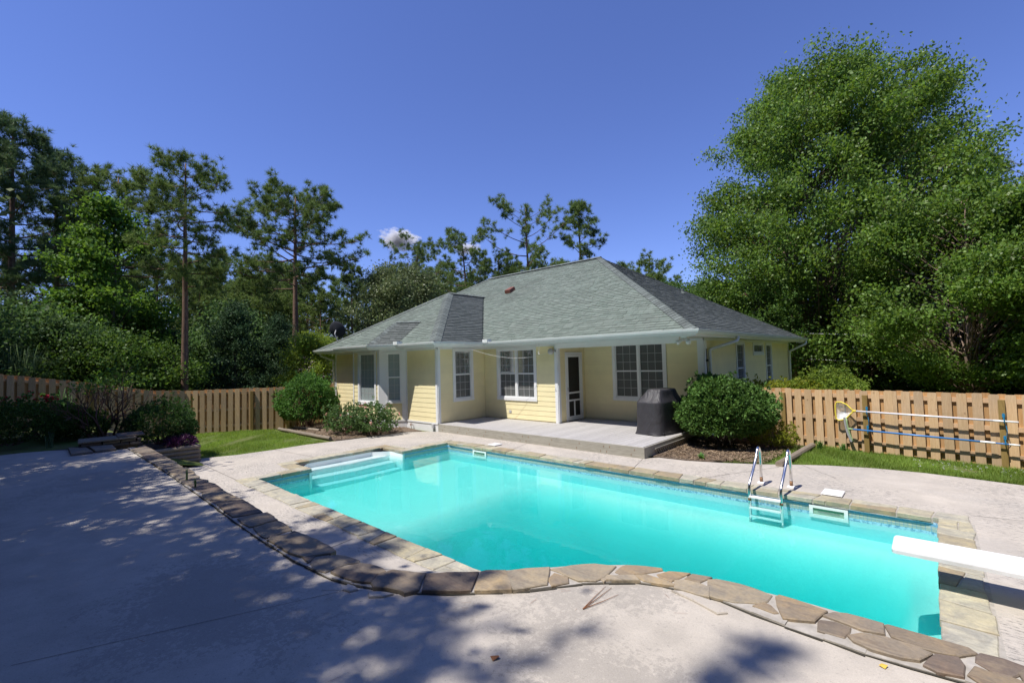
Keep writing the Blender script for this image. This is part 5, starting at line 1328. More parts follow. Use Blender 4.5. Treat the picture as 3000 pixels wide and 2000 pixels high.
# ------------------------------------------------------------ shrubs
def bush(label, loc, rx, ry, h, nleaf=9000, leaf=.055, mat='bush_gloss', aspect=.4, stems=14, low=.12, lump=.22, cat='shrub', name='shrub', seed=1, group=None, hollow=.55, stem_mat='twig', rosette=8, flowers=None, up=.9, open_=.0):
    g = np.random.default_rng(seed); t = thing(name, label, cat, loc, 0, group)
    nr = max(1, nleaf // rosette)
    d = unit(g.normal(size=(nr * 3, 3))); d = d[d[:, 2] > -.75 + low][:nr]; nr = len(d)
    rad = g.uniform(hollow, 1.0, nr) ** .45
    ph = g.uniform(0, 6.28, 6); lumpf = 1 + lump * (np.sin(d[:, 0] * 4.1 + ph[0]) * np.cos(d[:, 1] * 3.7 + ph[1]) * .6 + np.sin(d[:, 2] * 5.3 + ph[2] + d[:, 0] * 3) * .4)
    if open_: keep = g.random(nr) > open_ * (.5 + .5 * np.sin(d[:, 0] * 9 + ph[3]) * np.sin(d[:, 1] * 8 + ph[4])); d = d[keep]; rad = rad[keep]; lumpf = lumpf[keep]; nr = len(d)
    stray = g.random(nr) < .03; rad = np.where(stray, g.uniform(1.02, 1.10, nr), rad)
    flat = np.where(d[:, 2] > 0, .52, .48)
    c = np.stack([d[:, 0] * rx, d[:, 1] * ry, d[:, 2] * h * flat + h * .48], 1) * np.stack([rad * lumpf] * 2 + [np.where(d[:, 2] > 0, rad * (1 + (lumpf - 1) * .6), rad)], 1)
    c[:, 2] = np.maximum(c[:, 2], .03)
    cc = np.repeat(c, rosette, 0); dd = np.repeat(d, rosette, 0) ; q = unit(g.normal(size=cc.shape) + dd * up + np.array([0, 0, .35])); pos = cc + q * leaf * .6
    w = unit(np.cross(q, g.normal(size=cc.shape))); nrm = np.cross(q, w); L = (leaf * g.uniform(.7, 1.25, len(cc)))[:, None]; W = L * aspect
    v = np.empty((len(cc), 4, 3)); v[:, 0] = pos - q * L * .5; v[:, 1] = pos + w * W * .5 + nrm * L * .1; v[:, 2] = pos + q * L * .5; v[:, 3] = pos - w * W * .5 + nrm * L * .1
    me = mesh_np('foliage', v.reshape(-1, 3), np.arange(len(cc) * 4).reshape(-1, 4)); me.materials.append(M[mat]); link('foliage', me, t)
    sm = MB()
    for i in range(stems):
        dd_ = d[int(g.integers(len(d)))]; e = np.array([dd_[0] * rx * .8, dd_[1] * ry * .8, max(h * .35, (dd_[2] * .5 + .48) * h * .9)]); b = np.array([g.normal(0, .08), g.normal(0, .08), -.05]); m = np.array([e[0] * .35, e[1] * .35, e[2] * .55]); pth = bez(b, m, e, 5)
        sm.tube([tuple(p_) for p_ in pth], [.016 * (1 - .75 * k_ / 5) * (h / 1.4) ** .5 for k_ in range(6)], 5)
    s_ = sm.build('stems', M[stem_mat]); s_.parent = t
    if flowers:
        fm, nf, fs, top = flowers
        cand = c[c[:, 2] > h * top]; pick = cand[g.integers(0, len(cand), nf)]
        f = np.repeat(pick, 9, 0) * np.array([1.05, 1.05, 1.03]) + g.normal(0, fs * .5, (nf * 9, 3)); me = leaf_mesh('flowers', f, fs, .9, g=g); me.materials.append(M[fm]); link('flowers', me, t)
    return t

# ------------------------------------------------------------ garden shrubs
bush('big glossy rounded shrub beside the deck, right of the covered grill', (5.86, 3.45, 0), 1.02, 1.0, 1.62, 34000, .085, 'bush_gloss', .42, 34, low=.28, lump=.18, seed=3, stem_mat='bark_grey', rosette=9)
bush('low yellow-green shrub peeping out behind the big glossy shrub', (6.75, 3.9, 0), .55, .45, .62, 5000, .05, 'yellowgreen', .3, 8, seed=4)
bush('round mid-green shrub at the left corner of the house', (-6.70, -.72, 0), 1.08, .95, 1.78, 22000, .085, 'bush_soft', .35, 22, low=.2, lump=.14, seed=5)
bush('left of two rose bushes under the bay window', (-3.95, -.75, 0), .72, .6, .98, 6500, .06, 'rose_leaf', .6, 26, low=.1, lump=.3, seed=6, hollow=.3, flowers=('petal_pink', 10, .04, .45), cat='rose bush', name='rose_bush', open_=.5, up=.4)
bush('right of two rose bushes, pale pink, nearest the pool stairs', (-2.95, -.35, 0), .66, .6, 1.02, 7000, .06, 'rose_leaf', .6, 26, low=.1, lump=.3, seed=7, hollow=.3, flowers=('petal_pink', 14, .045, .4), cat='rose bush', name='rose_bush', open_=.5, up=.4)
bush('yellow-tipped hedge shrub behind the right fence, nearer the house', (6.35, 7.3, -.05), 1.15, .8, 1.50, 14000, .07, 'yellowgreen', .45, 12, seed=8, lump=.2)
bush('rounded bright green shrub behind the right fence', (7.25, 7.6, -.05), 1.2, .9, 1.68, 18000, .07, 'lime_leaf', .45, 12, seed=9, lump=.15)
bush('dark clipped shrub beside the log planter', (-4.05, -5.35, .34), .78, .72, 1.05, 14000, .055, 'bush_dark', .4, 14, seed=10, lump=.2)
bush('shaded azalea with a few red flowers at the far left', (-5.0, -7.75, TZ), 1.0, 1.15, .92, 16000, .055, 'azalea', .4, 12, seed=11, lump=.2, flowers=('petal_red', 0, .05, .8) if False else None)
bush('smaller shaded azalea against the twiggy shrub', (-5.1, -6.75, TZ - .05), .75, .62, .78, 9000, .055, 'azalea', .4, 10, seed=12, lump=.25)
bush('red geraniums in bloom behind the azalea', (-6.0, -7.45, TZ), .55, .75, 1.05, 3500, .06, 'bush_soft', .8, 12, seed=13, flowers=('petal_red', 26, .05, .82), cat='flowers', name='flowering_plant')
bush('purple-leaved plant spilling over the log planter', (-3.35, -5.15, .36), .40, .30, .22, 900, .09, 'purple', .3, 8, seed=14, cat='plant', name='purple_plant', low=.4)
# bare, twiggy shrub
def twiggy():
    g = np.random.default_rng(21); t = thing('twiggy_shrub', 'half-bare shrub with many upright twigs beside the stone ledge', 'shrub', (-4.6, -6.3, .5)); sm = MB(); cs = []
    def grow(b, d, L, r_, lv):
        e = b + d * L; m = (b + e) / 2 + g.normal(0, .06 * L, 3); sm.tube([tuple(b), tuple(m), tuple(e)], [r_, r_ * .8, r_ * .6], 5, caps=False)
        if lv == 0 or L < .14: cs.append(e); return
        for _ in range(int(g.integers(2, 4))):
            dd = unit(d + g.normal(0, .42, 3) + np.array([0, 0, .12])); grow(e, dd, L * g.uniform(.55, .82), r_ * .58, lv - 1)
    for i in range(9):
        a = g.uniform(0, 6.28); d = unit(np.array([math.cos(a) * .55, math.sin(a) * .55, 1.0])); grow(np.array([g.normal(0, .08), g.normal(0, .08), -.05]), d, g.uniform(.45, .62), .034, 4)
    s_ = sm.build('stems', M['twig']); s_.parent = t
    c = np.array(cs); c = c[(c[:, 2] > 1.25)]; c = np.repeat(c, 10, 0) + g.normal(0, .10, (len(c) * 10, 3)); me = leaf_mesh('foliage', c, .075, .5, g=g); me.materials.append(M['gum_leaf']); link('foliage', me, t)
twiggy()
# tufts of tall grass and iris-like blades at the far left
def blades(label, loc, n, h, spread, mat='grass_tall', seed=1, w=.012, name='grass_clump', cat='grass', bend=.5, group=None):
    g = np.random.default_rng(seed); V = []; Fc = []
    for i in range(n):
        a = g.uniform(0, 6.28); hh = h * g.uniform(.55, 1.1); out = spread * g.uniform(.2, 1.1); b = np.array([g.normal(0, spread * .15), g.normal(0, spread * .15), 0]); d = np.array([math.cos(a), math.sin(a), 0]); s = np.array([-d[1], d[0], 0]) * w
        pts = [b, b + d * out * .2 + np.array([0, 0, hh * .5]), b + d * out * .6 + np.array([0, 0, hh * .9]), b + d * out * 1.1 + np.array([0, 0, hh * (1 - bend * .25)])]
        k = len(V)
        for j, p_ in enumerate(pts): ww = s * (1 - j / 3.2); V += [p_ - ww, p_ + ww]
        for j in range(3): Fc.append((k + 2 * j, k + 2 * j + 1, k + 2 * j + 3, k + 2 * j + 2))
    me = mesh_np(name, np.array(V), np.array(Fc)); me.materials.append(M[mat]); o = link(name, me, None, loc); return tag(o, label, cat, group)
blades('tall arching ornamental grass beyond the left fence', (-10.6, -7.6, .7), 260, 2.3, 1.0, seed=31, w=.014)
blades('iris-like blades behind the red geraniums', (-6.3, -6.9, TZ), 60, 1.15, .35, 'bush_soft', seed=32, w=.014, name='iris_clump', cat='plant')
blades('taller of two weed sprouts in the stone edging', (1.97, -6.2, .615), 26, .17, .03, 'grass_tall', seed=33, w=.006, name='weed', cat='weed')
blades('shorter of two weed sprouts in the stone edging', (2.52, -6.23, .615), 22, .12, .035, 'grass_tall', seed=34, w=.006, name='weed', cat='weed')
blades('small green weed at the edge of the mulch bed', (5.95, 1.75, .01), 20, .12, .12, 'bush_soft', seed=35, w=.03, name='weed', cat='weed')
for i, (x, y, h, lab) in enumerate([(7.62, 4.2, .22, 'leafy weed at the right fence, just right of the landscape log'), (8.05, 4.15, .18, 'leafy weed at the foot of the right fence below the net'), (6.75, 4.3, .26, 'leafy weed at the right fence, closest to the big glossy shrub'), (7.0, 4.25, .3, 'leafy weed at the right fence beside its leftmost post'), (11.0, 3.85, .42, 'tallest weed at the right fence, past the pole grips'), (10.85, 3.95, .3, 'lower weed in front of the tallest one past the pole grips')]):
    blades(lab, (x, y, 0), 26, h, .14, 'bush_soft', seed=40 + i, w=.016, name='fence_weed', cat='weed', group='weeds along the right fence')
blades('tall yellow-flowered weed at the edge of the left bed', (-3.75, -7.25, TZ), 18, .34, .18, 'grass_tall', seed=60, w=.006, name='weed', cat='weed')

# ------------------------------------------------------------ lawns
def inside(px, py, poly):
    c = np.zeros(len(px), bool); n = len(poly)
    for i in range(n):
        x1, y1 = poly[i]; x2, y2 = poly[(i + 1) % n]
        cond = ((y1 > py) != (y2 > py)) & (px < (x2 - x1) * (py - y1) / ((y2 - y1) or 1e-9) + x1); c ^= cond
    return c
def lawn(label, poly, n, h=.05, seed=1, name='grass', bare=.35):
    g = np.random.default_rng(seed); xs = [p_[0] for p_ in poly]; ys = [p_[1] for p_ in poly]
    x = g.uniform(min(xs), max(xs), n); y = g.uniform(min(ys), max(ys), n)
    m = inside(x, y, poly); x, y = x[m], y[m]
    pat = np.sin(x * 2.1 + np.sin(y * 1.7) * 1.5) * np.sin(y * 2.7 + np.cos(x * 1.3) * 1.2) + .5 * np.sin(x * 6.3 + y * 5.1); keep = g.random(len(x)) < np.clip(.75 + .45 * pat - bare * .4, .12, 1); x, y, pat = x[keep], y[keep], pat[keep]
    z = np.array([ground_z(a, b) for a, b in zip(x, y)]) - .005; hh = h * g.uniform(.5, 1.3, len(x)) * (1 + .35 * pat)
    a = g.uniform(0, 6.28, len(x)); ln = g.uniform(.2, .9, len(x)) * hh; w = .0045
    v = np.empty((len(x), 3, 3)); v[:, 0] = np.stack([x - np.sin(a) * w, y + np.cos(a) * w, z], 1); v[:, 1] = np.stack([x + np.sin(a) * w, y - np.cos(a) * w, z], 1); v[:, 2] = np.stack([x + np.cos(a) * ln, y + np.sin(a) * ln, z + hh], 1)
    me = mesh_np(name, v.reshape(-1, 3), np.arange(len(x) * 3).reshape(-1, 3)); me.materials.append(M['grass']); return tag(link(name, me), label, 'grass', kind='stuff')
lawn('short green lawn between the left fence and the pool deck', [(-3.6, -5.15), (-3.38, -4.6), (-3.15, -4.0), (-3.1, -3.2), (-3.12, -2.4), (-3.3, -1.75), (-6.7, -1.75), (-7.1, -1.5), (-8.75, -3.9), (-8.95, -4.9), (-5.3, -4.7), (-3.2, -4.7)], 95000, .06, 1, bare=.15)
lawn('grass strip between the right fence and the pool deck', [(7.42, 2.3), (8.0, 2.62), (8.7, 2.83), (9.35, 2.89), (9.95, 2.83), (10.6, 2.73), (12.0, 2.4), (12.6, 3.7), (8.9, 4.36), (7.5, 4.55)], 95000, .07, 2, bare=.0)
lawn('sparse grass at the edge of the mulch bed', [(5.9, 1.58), (7.3, 2.2), (7.4, 4.4), (6.7, 4.5), (6.6, 3.0), (6.3, 2.1)], 14000, .06, 3, bare=.4)
lawn('thin grass between the rose bushes and the pool deck', [(-6.5, -1.5), (-2.95, -1.45), (-2.8, -.6), (-3.3, -1.1), (-6.0, -1.2)], 9000, .06, 4, bare=.3)
# white clover heads in the right-hand grass
M['clover'] = plain('clover_white', (0.55, 0.55, 0.52), 0.8)
def clover():
    g = np.random.default_rng(5); x = np.r_[g.uniform(9.2, 10.9, 60)]; y = np.r_[g.uniform(2.9, 3.7, 60)]; c = np.repeat(np.stack([x, y, np.full(60, .075)], 1), 6, 0) + g.normal(0, .008, (360, 3)); me = leaf_mesh('clover_flowers', c, .011, .9, g=g); me.materials.append(M['clover']); tag(link('clover_flowers', me), 'white clover flowers scattered in the right-hand grass', 'clover', kind='stuff')
clover()
# litter on the terrace
def litter():
    t = thing('pine_needle_bundle', 'brown bundle of fallen pine needles on the terrace', 'pine needles', (7.9, -5.5, TZ))
    for k, (ex, ey) in enumerate(((7.86, -5.17), (7.90, -5.16), (7.98, -5.21))):
        m_ = MB(); m_.tube([(7.90, -5.50, TZ + .006), ((7.9 + ex) / 2 + .004 * k, (-5.5 + ey) / 2, TZ + .008), (ex, ey, TZ + .005)], [.003, .0022, .001], 5); P(m_, 'needle', M['needle_brown'], t)
    m_ = MB(); m_.add([(7.79, -6.19, TZ + .012), (7.82, -6.20, TZ + .004), (7.835, -6.165, TZ + .016), (7.81, -6.15, TZ + .005)], [(0, 1, 2), (0, 2, 3)]); tag(m_.build('fallen_leaf', M['needle_brown']), 'small brown fallen leaf on the shaded terrace', 'leaf')
    M['yellow_leaf'] = plain('yellow_fallen_leaf', (0.65, 0.45, 0.08), 0.6)
    m_ = MB(); m_.add([(9.285, -5.02, TZ + .008), (9.31, -5.03, TZ + .004), (9.32, -5.0, TZ + .01), (9.295, -4.99, TZ + .005)], [(0, 1, 2), (0, 2, 3)]); tag(m_.build('fallen_leaf', M['yellow_leaf']), 'small yellow fallen leaf beside the stone edging', 'leaf')
    m_ = MB(); m_.tube([(9.63, -3.98, .03), (9.66, -4.02, .035), (9.70, -4.03, .03)], [.006, .007, .004], 6); tag(m_.build('twig', M['needle_brown']), 'short brown twig on the coping at the diving end', 'twig')
litter()

def chips(label, poly, n, z, mat, size, seed, name):
    g = np.random.default_rng(seed); xs = [p_[0] for p_ in poly]; ys = [p_[1] for p_ in poly]
    x = g.uniform(min(xs), max(xs), n); y = g.uniform(min(ys), max(ys), n); m = inside(x, y, poly); c = np.stack([x[m], y[m], np.full(m.sum(), z) + g.uniform(0, .018, m.sum())], 1)
    d = unit(g.normal(size=c.shape) * np.array([1, 1, .25])); w = unit(np.cross(d, np.array([0, 0, 1.0]) + g.normal(0, .3, c.shape))); L = size * g.uniform(.5, 1.3, (len(c), 1)); v = np.empty((len(c), 4, 3)); W = L * .16
    v[:, 0] = c - d * L - w * W; v[:, 1] = c + d * L - w * W; v[:, 2] = c + d * L + w * W; v[:, 3] = c - d * L + w * W
    me = mesh_np(name, v.reshape(-1, 3), np.arange(len(c) * 4).reshape(-1, 4)); me.materials.append(mat); tag(link(name, me), label, 'mulch', kind='stuff')
M['chip'] = leafmat('pine_straw', (0.13, 0.085, 0.055), (0.33, 0.25, 0.17), .05, .1, .8, .4)
chips('loose pine straw and bark chips under the big glossy shrub', [(5.1, 1.52), (5.75, 1.55), (6.4, 1.77), (7.0, 2.05), (7.1, 2.6), (7.1, 4.3), (5.75, 4.7), (5.1, 4.6)], 9000, .014, M['chip'], .035, 1, 'mulch_litter')
chips('pine straw under the rose bushes', [(-6.6, -1.5), (-3.1, -1.48), (-2.9, -1.25), (-2.7, .4), (-3.5, 1.05), (-5.8, .45)], 5000, .014, M['chip'], .035, 2, 'mulch_litter')

def needle_litter():
    g = np.random.default_rng(91); n = 40
    t = g.uniform(0, 1, n); base = np.array(NEAR); idx = (t * (len(base) - 1.001)).astype(int); f = (t * (len(base) - 1.001)) - idx; p_ = base[idx] + (base[idx + 1] - base[idx]) * f[:, None]
    p_ = p_ + np.stack([g.normal(0, .12, n), -np.abs(g.normal(0, .22, n)) - .02], 1); far_ = g.random(n) < .35; p_[far_] = np.stack([g.uniform(4.5, 10, far_.sum()), g.uniform(-7.6, -5.2, far_.sum())], 1)
    c = np.concatenate([p_, np.full((n, 1), TZ + .006)], 1); a = g.uniform(0, 6.28, n); d = np.stack([np.cos(a), np.sin(a), np.zeros(n)], 1); s = np.stack([-np.sin(a), np.cos(a), np.zeros(n)], 1) * .0009; L = g.uniform(.01, .045, (n, 1))
    v = np.empty((n, 4, 3)); v[:, 0] = c - d * L - s; v[:, 1] = c + d * L - s; v[:, 2] = c + d * L + s; v[:, 3] = c - d * L + s
    me = mesh_np('needle_litter', v.reshape(-1, 3), np.arange(n * 4).reshape(-1, 4)); me.materials.append(M['needle_brown']); tag(link('needle_litter', me), 'dry pine needles scattered over the terrace', 'pine needles', kind='stuff')
needle_litter()

# ------------------------------------------------------------ trees
# left: pines, sweetgum, dark cedars
T = lambda x, y: (x, y, gz(x, y))
k = pine_kind(101, 10.1, 5.3, 2.1, nlimb=32, trunk_r=.135, sub=8, tufts=3, nper=34, needle=.23, width=.009)
place(k, 'pine_tree', 'tall pine with a bare straight trunk and flat open crown left of the lawn', 'pine tree', T(-11.45, -3.27))
k = pine_kind(102, 12.9, 7.2, 4.5, nlimb=38, trunk_r=.21, sub=9, tufts=4, nper=34, needle=.33, width=.0135)
place(k, 'pine_tree', 'broad-crowned pine standing alone above the treeline, left of the house', 'pine tree', T(-19.0, 4.0), .6)
k = pine_kind(103, 13.8, 7.2, 3.0, nlimb=34, trunk_r=.18, sub=8, tufts=4, nper=30, needle=.31, width=.014)
place(k, 'pine_tree', 'pine half hidden behind the leafy sweetgum on the left', 'pine tree', T(-24.0, -3.6), 1.0)
k = leafy_kind(104, 9.2, .8, 1.95, nb=130, nleaf=210, leaf=.15, mat='gum_leaf', trunk_r=.14, spray=.36, env='egg', aspect=.75, major=26)
place(k, 'sweetgum_tree', 'bright leafy sweetgum tree beyond the left fence', 'tree', T(-15.4, -4.85))
kp = pine_kind(105, 12.5, 4.0, 3.0, nlimb=44, trunk_r=.17, sub=8, tufts=4, nper=26, needle=.27, width=.012, shape='cone', mat='pine_dark')
for i, (x, y, s, r_, lab) in enumerate([(-23.6, -7.7, 1.16, 0, 'tallest dark pine at the left edge'), (-26.8, -6.0, 1.18, 2.0, 'dark pine with a pointed top, second from the left edge'), (-22.0, -9.3, 1.05, 4.0, 'dark pine cut by the left edge of the picture'), (-28.5, -4.6, .98, 5.0, 'slim dark pine between the left-edge pines and the sweetgum')]):
    place(kp, 'pine_tree', lab, 'pine tree', T(x, y), r_, s)
kc = leafy_kind(106, 5.2, .1, 1.9, nb=110, nleaf=220, leaf=.13, mat='cedar', trunk_r=.12, spray=.30, env='cone', aspect=.3, droop=.5)
for i, (x, y, s, r_, lab) in enumerate([(-14.6, -.6, 1.0, 0, 'dark cedar behind the left fence, left of the two by the grey roof'), (-13.8, 1.0, .88, 2, 'dark cedar hiding part of the neighbouring grey roof'), (-15.8, -2.9, .8, 4, 'dark cedar behind the trunk of the tall pine')]):
    place(kc, 'cedar_tree', lab, 'tree', T(x, y), r_, s)
kb = leafy_kind(107, 3.2, .1, 1.9, nb=80, nleaf=200, leaf=.12, mat='dark_leaf', trunk_r=.07, spray=.42, env='dome', stems=3)
kb2 = leafy_kind(108, 3.4, .2, 1.8, nb=80, nleaf=190, leaf=.12, mat='myrtle_leaf', trunk_r=.07, spray=.42, env='dome', stems=3)
for i, (x, y, s, r_) in enumerate([(-11.4, -8.6, .9, 0), (-12.3, -6.6, 1.0, 1), (-13.6, -9.3, 1.2, 2), (-15.5, -7.0, 1.3, 3), (-17.5, -4.8, 1.4, 4), (-18.5, -.6, 1.3, 5), (-17.0, 1.5, 1.2, 1.5)]):
    place(kb, 'understory_shrub', 'dark leafy undergrowth between the trunks beyond the left fence', 'shrub', T(x, y), r_, s, 'dark undergrowth beyond the left fence')
for i, (x, y, s, r_, lab) in enumerate([(-11.2, -6.0, .78, 0, 'light green leafy shrub above the left fence, left of the twiggy shrub'), (-11.6, -5.2, .95, 2, 'bright green sapling just behind the left fence'), (-12.5, -3.7, .9, 4, 'mid-green shrub behind the fence below the sweetgum')]):
    place(kb2, 'leafy_shrub', lab, 'shrub', T(x, y), r_, s)
kl = leafy_kind(109, 3.5, .4, 1.35, nb=90, nleaf=210, leaf=.10, mat='lime_leaf', trunk_r=.07, spray=.30, env='egg', stems=3, aspect=.5)
place(kl, 'small_tree', 'small lime-green tree at the left corner of the house', 'tree', T(-10.1, .9), 0, 1.0)
# oak left of the roof and pines above the ridge
k = leafy_kind(110, 8.2, 1.0, 3.9, nb=260, nleaf=240, leaf=.14, mat='oak_leaf', trunk_r=.2, spray=.5, env='dome', aspect=.55, major=40)
place(k, 'oak_tree', 'grey-green broadleaf tree rising over the left slope of the roof', 'tree', T(-15.3, 8.8))
kq = pine_kind(111, 13.6, 6.5, 3.4, nlimb=24, trunk_r=.17, sub=7, tufts=4, nper=28, needle=.32, width=.015, shape='open', lean=1.0)
kr = pine_kind(112, 15.6, 7.5, 3.8, nlimb=20, trunk_r=.19, sub=7, tufts=4, nper=28, needle=.36, width=.016, shape='open', lean=.8)
ks = pine_kind(113, 16.6, 6.0, 3.6, nlimb=28, trunk_r=.19, sub=8, tufts=4, nper=28, needle=.36, width=.016, shape='cone', lean=.4)
place(kq, 'pine_tree', 'open pine with a leaning trunk just above the left end of the ridge', 'pine tree', T(-20.0, 19.0), .5)
place(kr, 'pine_tree', 'sparse forked pine above the middle of the ridge', 'pine tree', T(-15.9, 22.7), 2.0)
place(ks, 'pine_tree', 'pine with a pointed top right of the forked one above the ridge', 'pine tree', T(-13.7, 27.2), 1.0)
place(kq, 'pine_tree', 'low spreading pine left of the forked one behind the ridge', 'pine tree', T(-18.8, 21.5), 3.4, .86)
place(kq, 'pine_tree', 'dense pine directly behind the grey-green broadleaf tree', 'pine tree', T(-19.6, 13.2), 4.6, .86, sz=.86)
place(ks, 'pine_tree', 'young pine with an upright leader left of the grey-green broadleaf tree', 'pine tree', T(-20.6, 8.6), 2.2, .58)
# far pine wood
kw = [pine_kind(120 + i, 12 + i, 2.5 + .5 * i, 3.3, nlimb=34, trunk_r=.16, sub=7, tufts=3, nper=16, needle=.42, width=.024, shape=('flat', 'cone', 'open')[i], mat='pine', wood_sides=4) for i in range(3)]
g = np.random.default_rng(77)
far = []
for i in range(88):
    # an arc of woodland from behind the left fence round to the back of the house
    a = math.radians(g.uniform(114, 173)); d = g.uniform(36, 66)
    x = 9.5 + math.cos(a) * d; y = -7.9 + math.sin(a) * d
    far.append((x, y, (2.4 + .198 * d) / 13 * g.uniform(.78, 1.02)))
for i, (x, y, s) in enumerate(far):
    place(kw[i % 3], 'far_pine', 'pine in the dense treeline beyond the left fence and house', 'pine tree', T(x, y), g.uniform(0, 6.28), s, 'pines of the far treeline')
kd = leafy_kind(130, 7.5, .3, 3.6, nb=120, nleaf=170, leaf=.22, mat='dark_leaf', trunk_r=.16, spray=.6, env='dome')
for i in range(22):
    a = math.radians(g.uniform(100, 170)); d = g.uniform(24, 44); x = 9.5 + math.cos(a) * d; y = -7.9 + math.sin(a) * d
    if y > 8 or (x > -14): 
        continue
    place(kd, 'woodland_tree', 'low dark broadleaf tree in the wood beyond the left fence', 'tree', T(x, y), g.uniform(0, 6.28), g.uniform(.55, .85), 'dark broadleaf trees beyond the left fence')

# right: river birch, crape myrtles, dark woodland
k = leafy_kind(140, 20.3, 1.2, 6.9, nb=820, nleaf=330, leaf=.175, mat='birch_leaf', bark='bark_birch', trunk_r=.30, spray=.66, env='column', stems=3, aspect=.6, droop=.6, flat=.48, lean=(1.3, 1.2), major=130)
place(k, 'birch_tree', 'very tall river birch towering over the right end of the house', 'birch tree', T(4.6, 24.4), 0)
k = leafy_kind(141, 8.9, 1.2, 4.6, nb=300, nleaf=290, leaf=.15, mat='birch_leaf', bark='bark_birch', trunk_r=.2, spray=.5, env='egg', stems=3, aspect=.6, droop=.5, major=40)
place(k, 'birch_tree', 'shorter multi-stemmed tree in front of the river birch, above the right fence', 'tree', T(10.6, 18.6), 0)
place(k, 'birch_tree', 'leafy tree at the right edge above the fence', 'tree', T(15.8, 17.0), 2.2, .95)
km = leafy_kind(142, 7.4, 1.5, 3.0, nb=140, nleaf=190, leaf=.13, mat='myrtle_leaf', trunk_r=.1, spray=.45, env='bowl', stems=4, bloom=12)
for i, (x, y, s, r_, lab) in enumerate([(-3.6, 21.5, 1.02, 0, 'crape myrtle with pink bloom just right of the roof peak'), (.2, 21.0, .96, 2, 'second crape myrtle behind the right slope of the roof'), (2.8, 19.5, .85, 4, 'crape myrtle nearest the river birch')]):
    place(km, 'crape_myrtle', lab, 'tree', T(x, y), r_, s)
place(ks, 'pine_tree', 'tall dark pine behind the birch at the right edge', 'pine tree', T(19.5, 29.0), 0, 1.0)
place(kr, 'pine_tree', 'pine with a rounded top behind the birch, right of centre', 'pine tree', T(15.0, 33.0), 1.2, 1.02)
kd2 = leafy_kind(143, 9.5, .2, 3.8, nb=170, nleaf=170, leaf=.20, mat='dark_leaf', trunk_r=.17, spray=.6, env='dome')
for i, (x, y, s) in enumerate([(1.5, 31, 1.1), (5.0, 33, 1.2), (8.5, 31, 1.0), (11.5, 34, 1.2), (14.5, 27, 1.0), (17.5, 22.5, .85), (20.5, 24, 1.0), (-2.5, 34, 1.1), (-7, 37, 1.2), (24, 28, 1.2), (3.2, 26.5, .7), (18.6, 17.0, .62), (13.0, 23.0, .7), (9.2, 22.5, .42), (11.6, 20.4, .36), (14.2, 19.6, .4), (16.6, 19.0, .38)]):
    place(kd2, 'woodland_tree', 'dark broadleaf tree in the wood behind the birch', 'tree', T(x, y), i * 1.3, s, 'dark broadleaf trees behind the birch')
# trees behind the viewer: their shade falls on the terrace
ksh = pine_kind(150, 15.0, 6.5, 4.2, nlimb=34, trunk_r=.22, sub=9, tufts=3, nper=20, needle=.30, width=.016)
ksl = leafy_kind(151, 11.0, 4.0, 4.0, nb=200, nleaf=150, leaf=.17, mat='oak_leaf', trunk_r=.2, spray=.5, env='dome')
for k_, nm, lab, x, y, s, r_ in [
        (ksh, 'pine_tree', 'tall pine behind the viewer, farthest left of the shade trees', -8.5, -16.2, .92, 0.0),
        (ksh, 'pine_tree', 'tall pine behind the viewer shading the left of the terrace', -2.6, -15.0, .95, 2.0),
        (ksh, 'pine_tree', 'tall pine behind the viewer shading the middle of the terrace', 2.2, -14.2, 1.02, 4.0),
        (ksl, 'oak_tree', 'broadleaf tree behind the viewer shading the near terrace', 4.6, -12.7, 1.0, 1.0),
        (ksh, 'pine_tree', 'small pine behind the viewer shading the bottom of the picture', 6.6, -12.7, .8, 3.3),
        (ksl, 'oak_tree', 'broadleaf tree behind the viewer left of the near one', .2, -12.6, .95, 3.0),
        (ksl, 'oak_tree', 'broadleaf tree behind the viewer shading the azaleas', -5.2, -12.0, .95, 4.4),
        (ksh, 'pine_tree', 'tall pine behind the viewer, set far back on the left', -13.0, -15.5, 1.0, 1.0)]:
    place(k_, nm, lab, 'tree', (x, y, gz(x, y)), r_, s, 'shade trees behind the viewer')

# unseen trees round the garden behind the viewer, added to dim the sky light
ring = np.random.default_rng(9)
for i in range(30):
    a = math.radians(-148 + 168 * i / 29); d = ring.uniform(19, 25)
    x = 5.0 + math.cos(a) * d; y = -4.5 + math.sin(a) * d
    if y > 9: continue
    place(kd2 if i % 3 else kp, 'woodland_tree', 'unseen tree behind the viewer, added to dim the sky light', 'tree', (x, y, gz(x, y)), i * 2.1, ring.uniform(1.35, 1.75), 'unseen trees dimming the sky light')

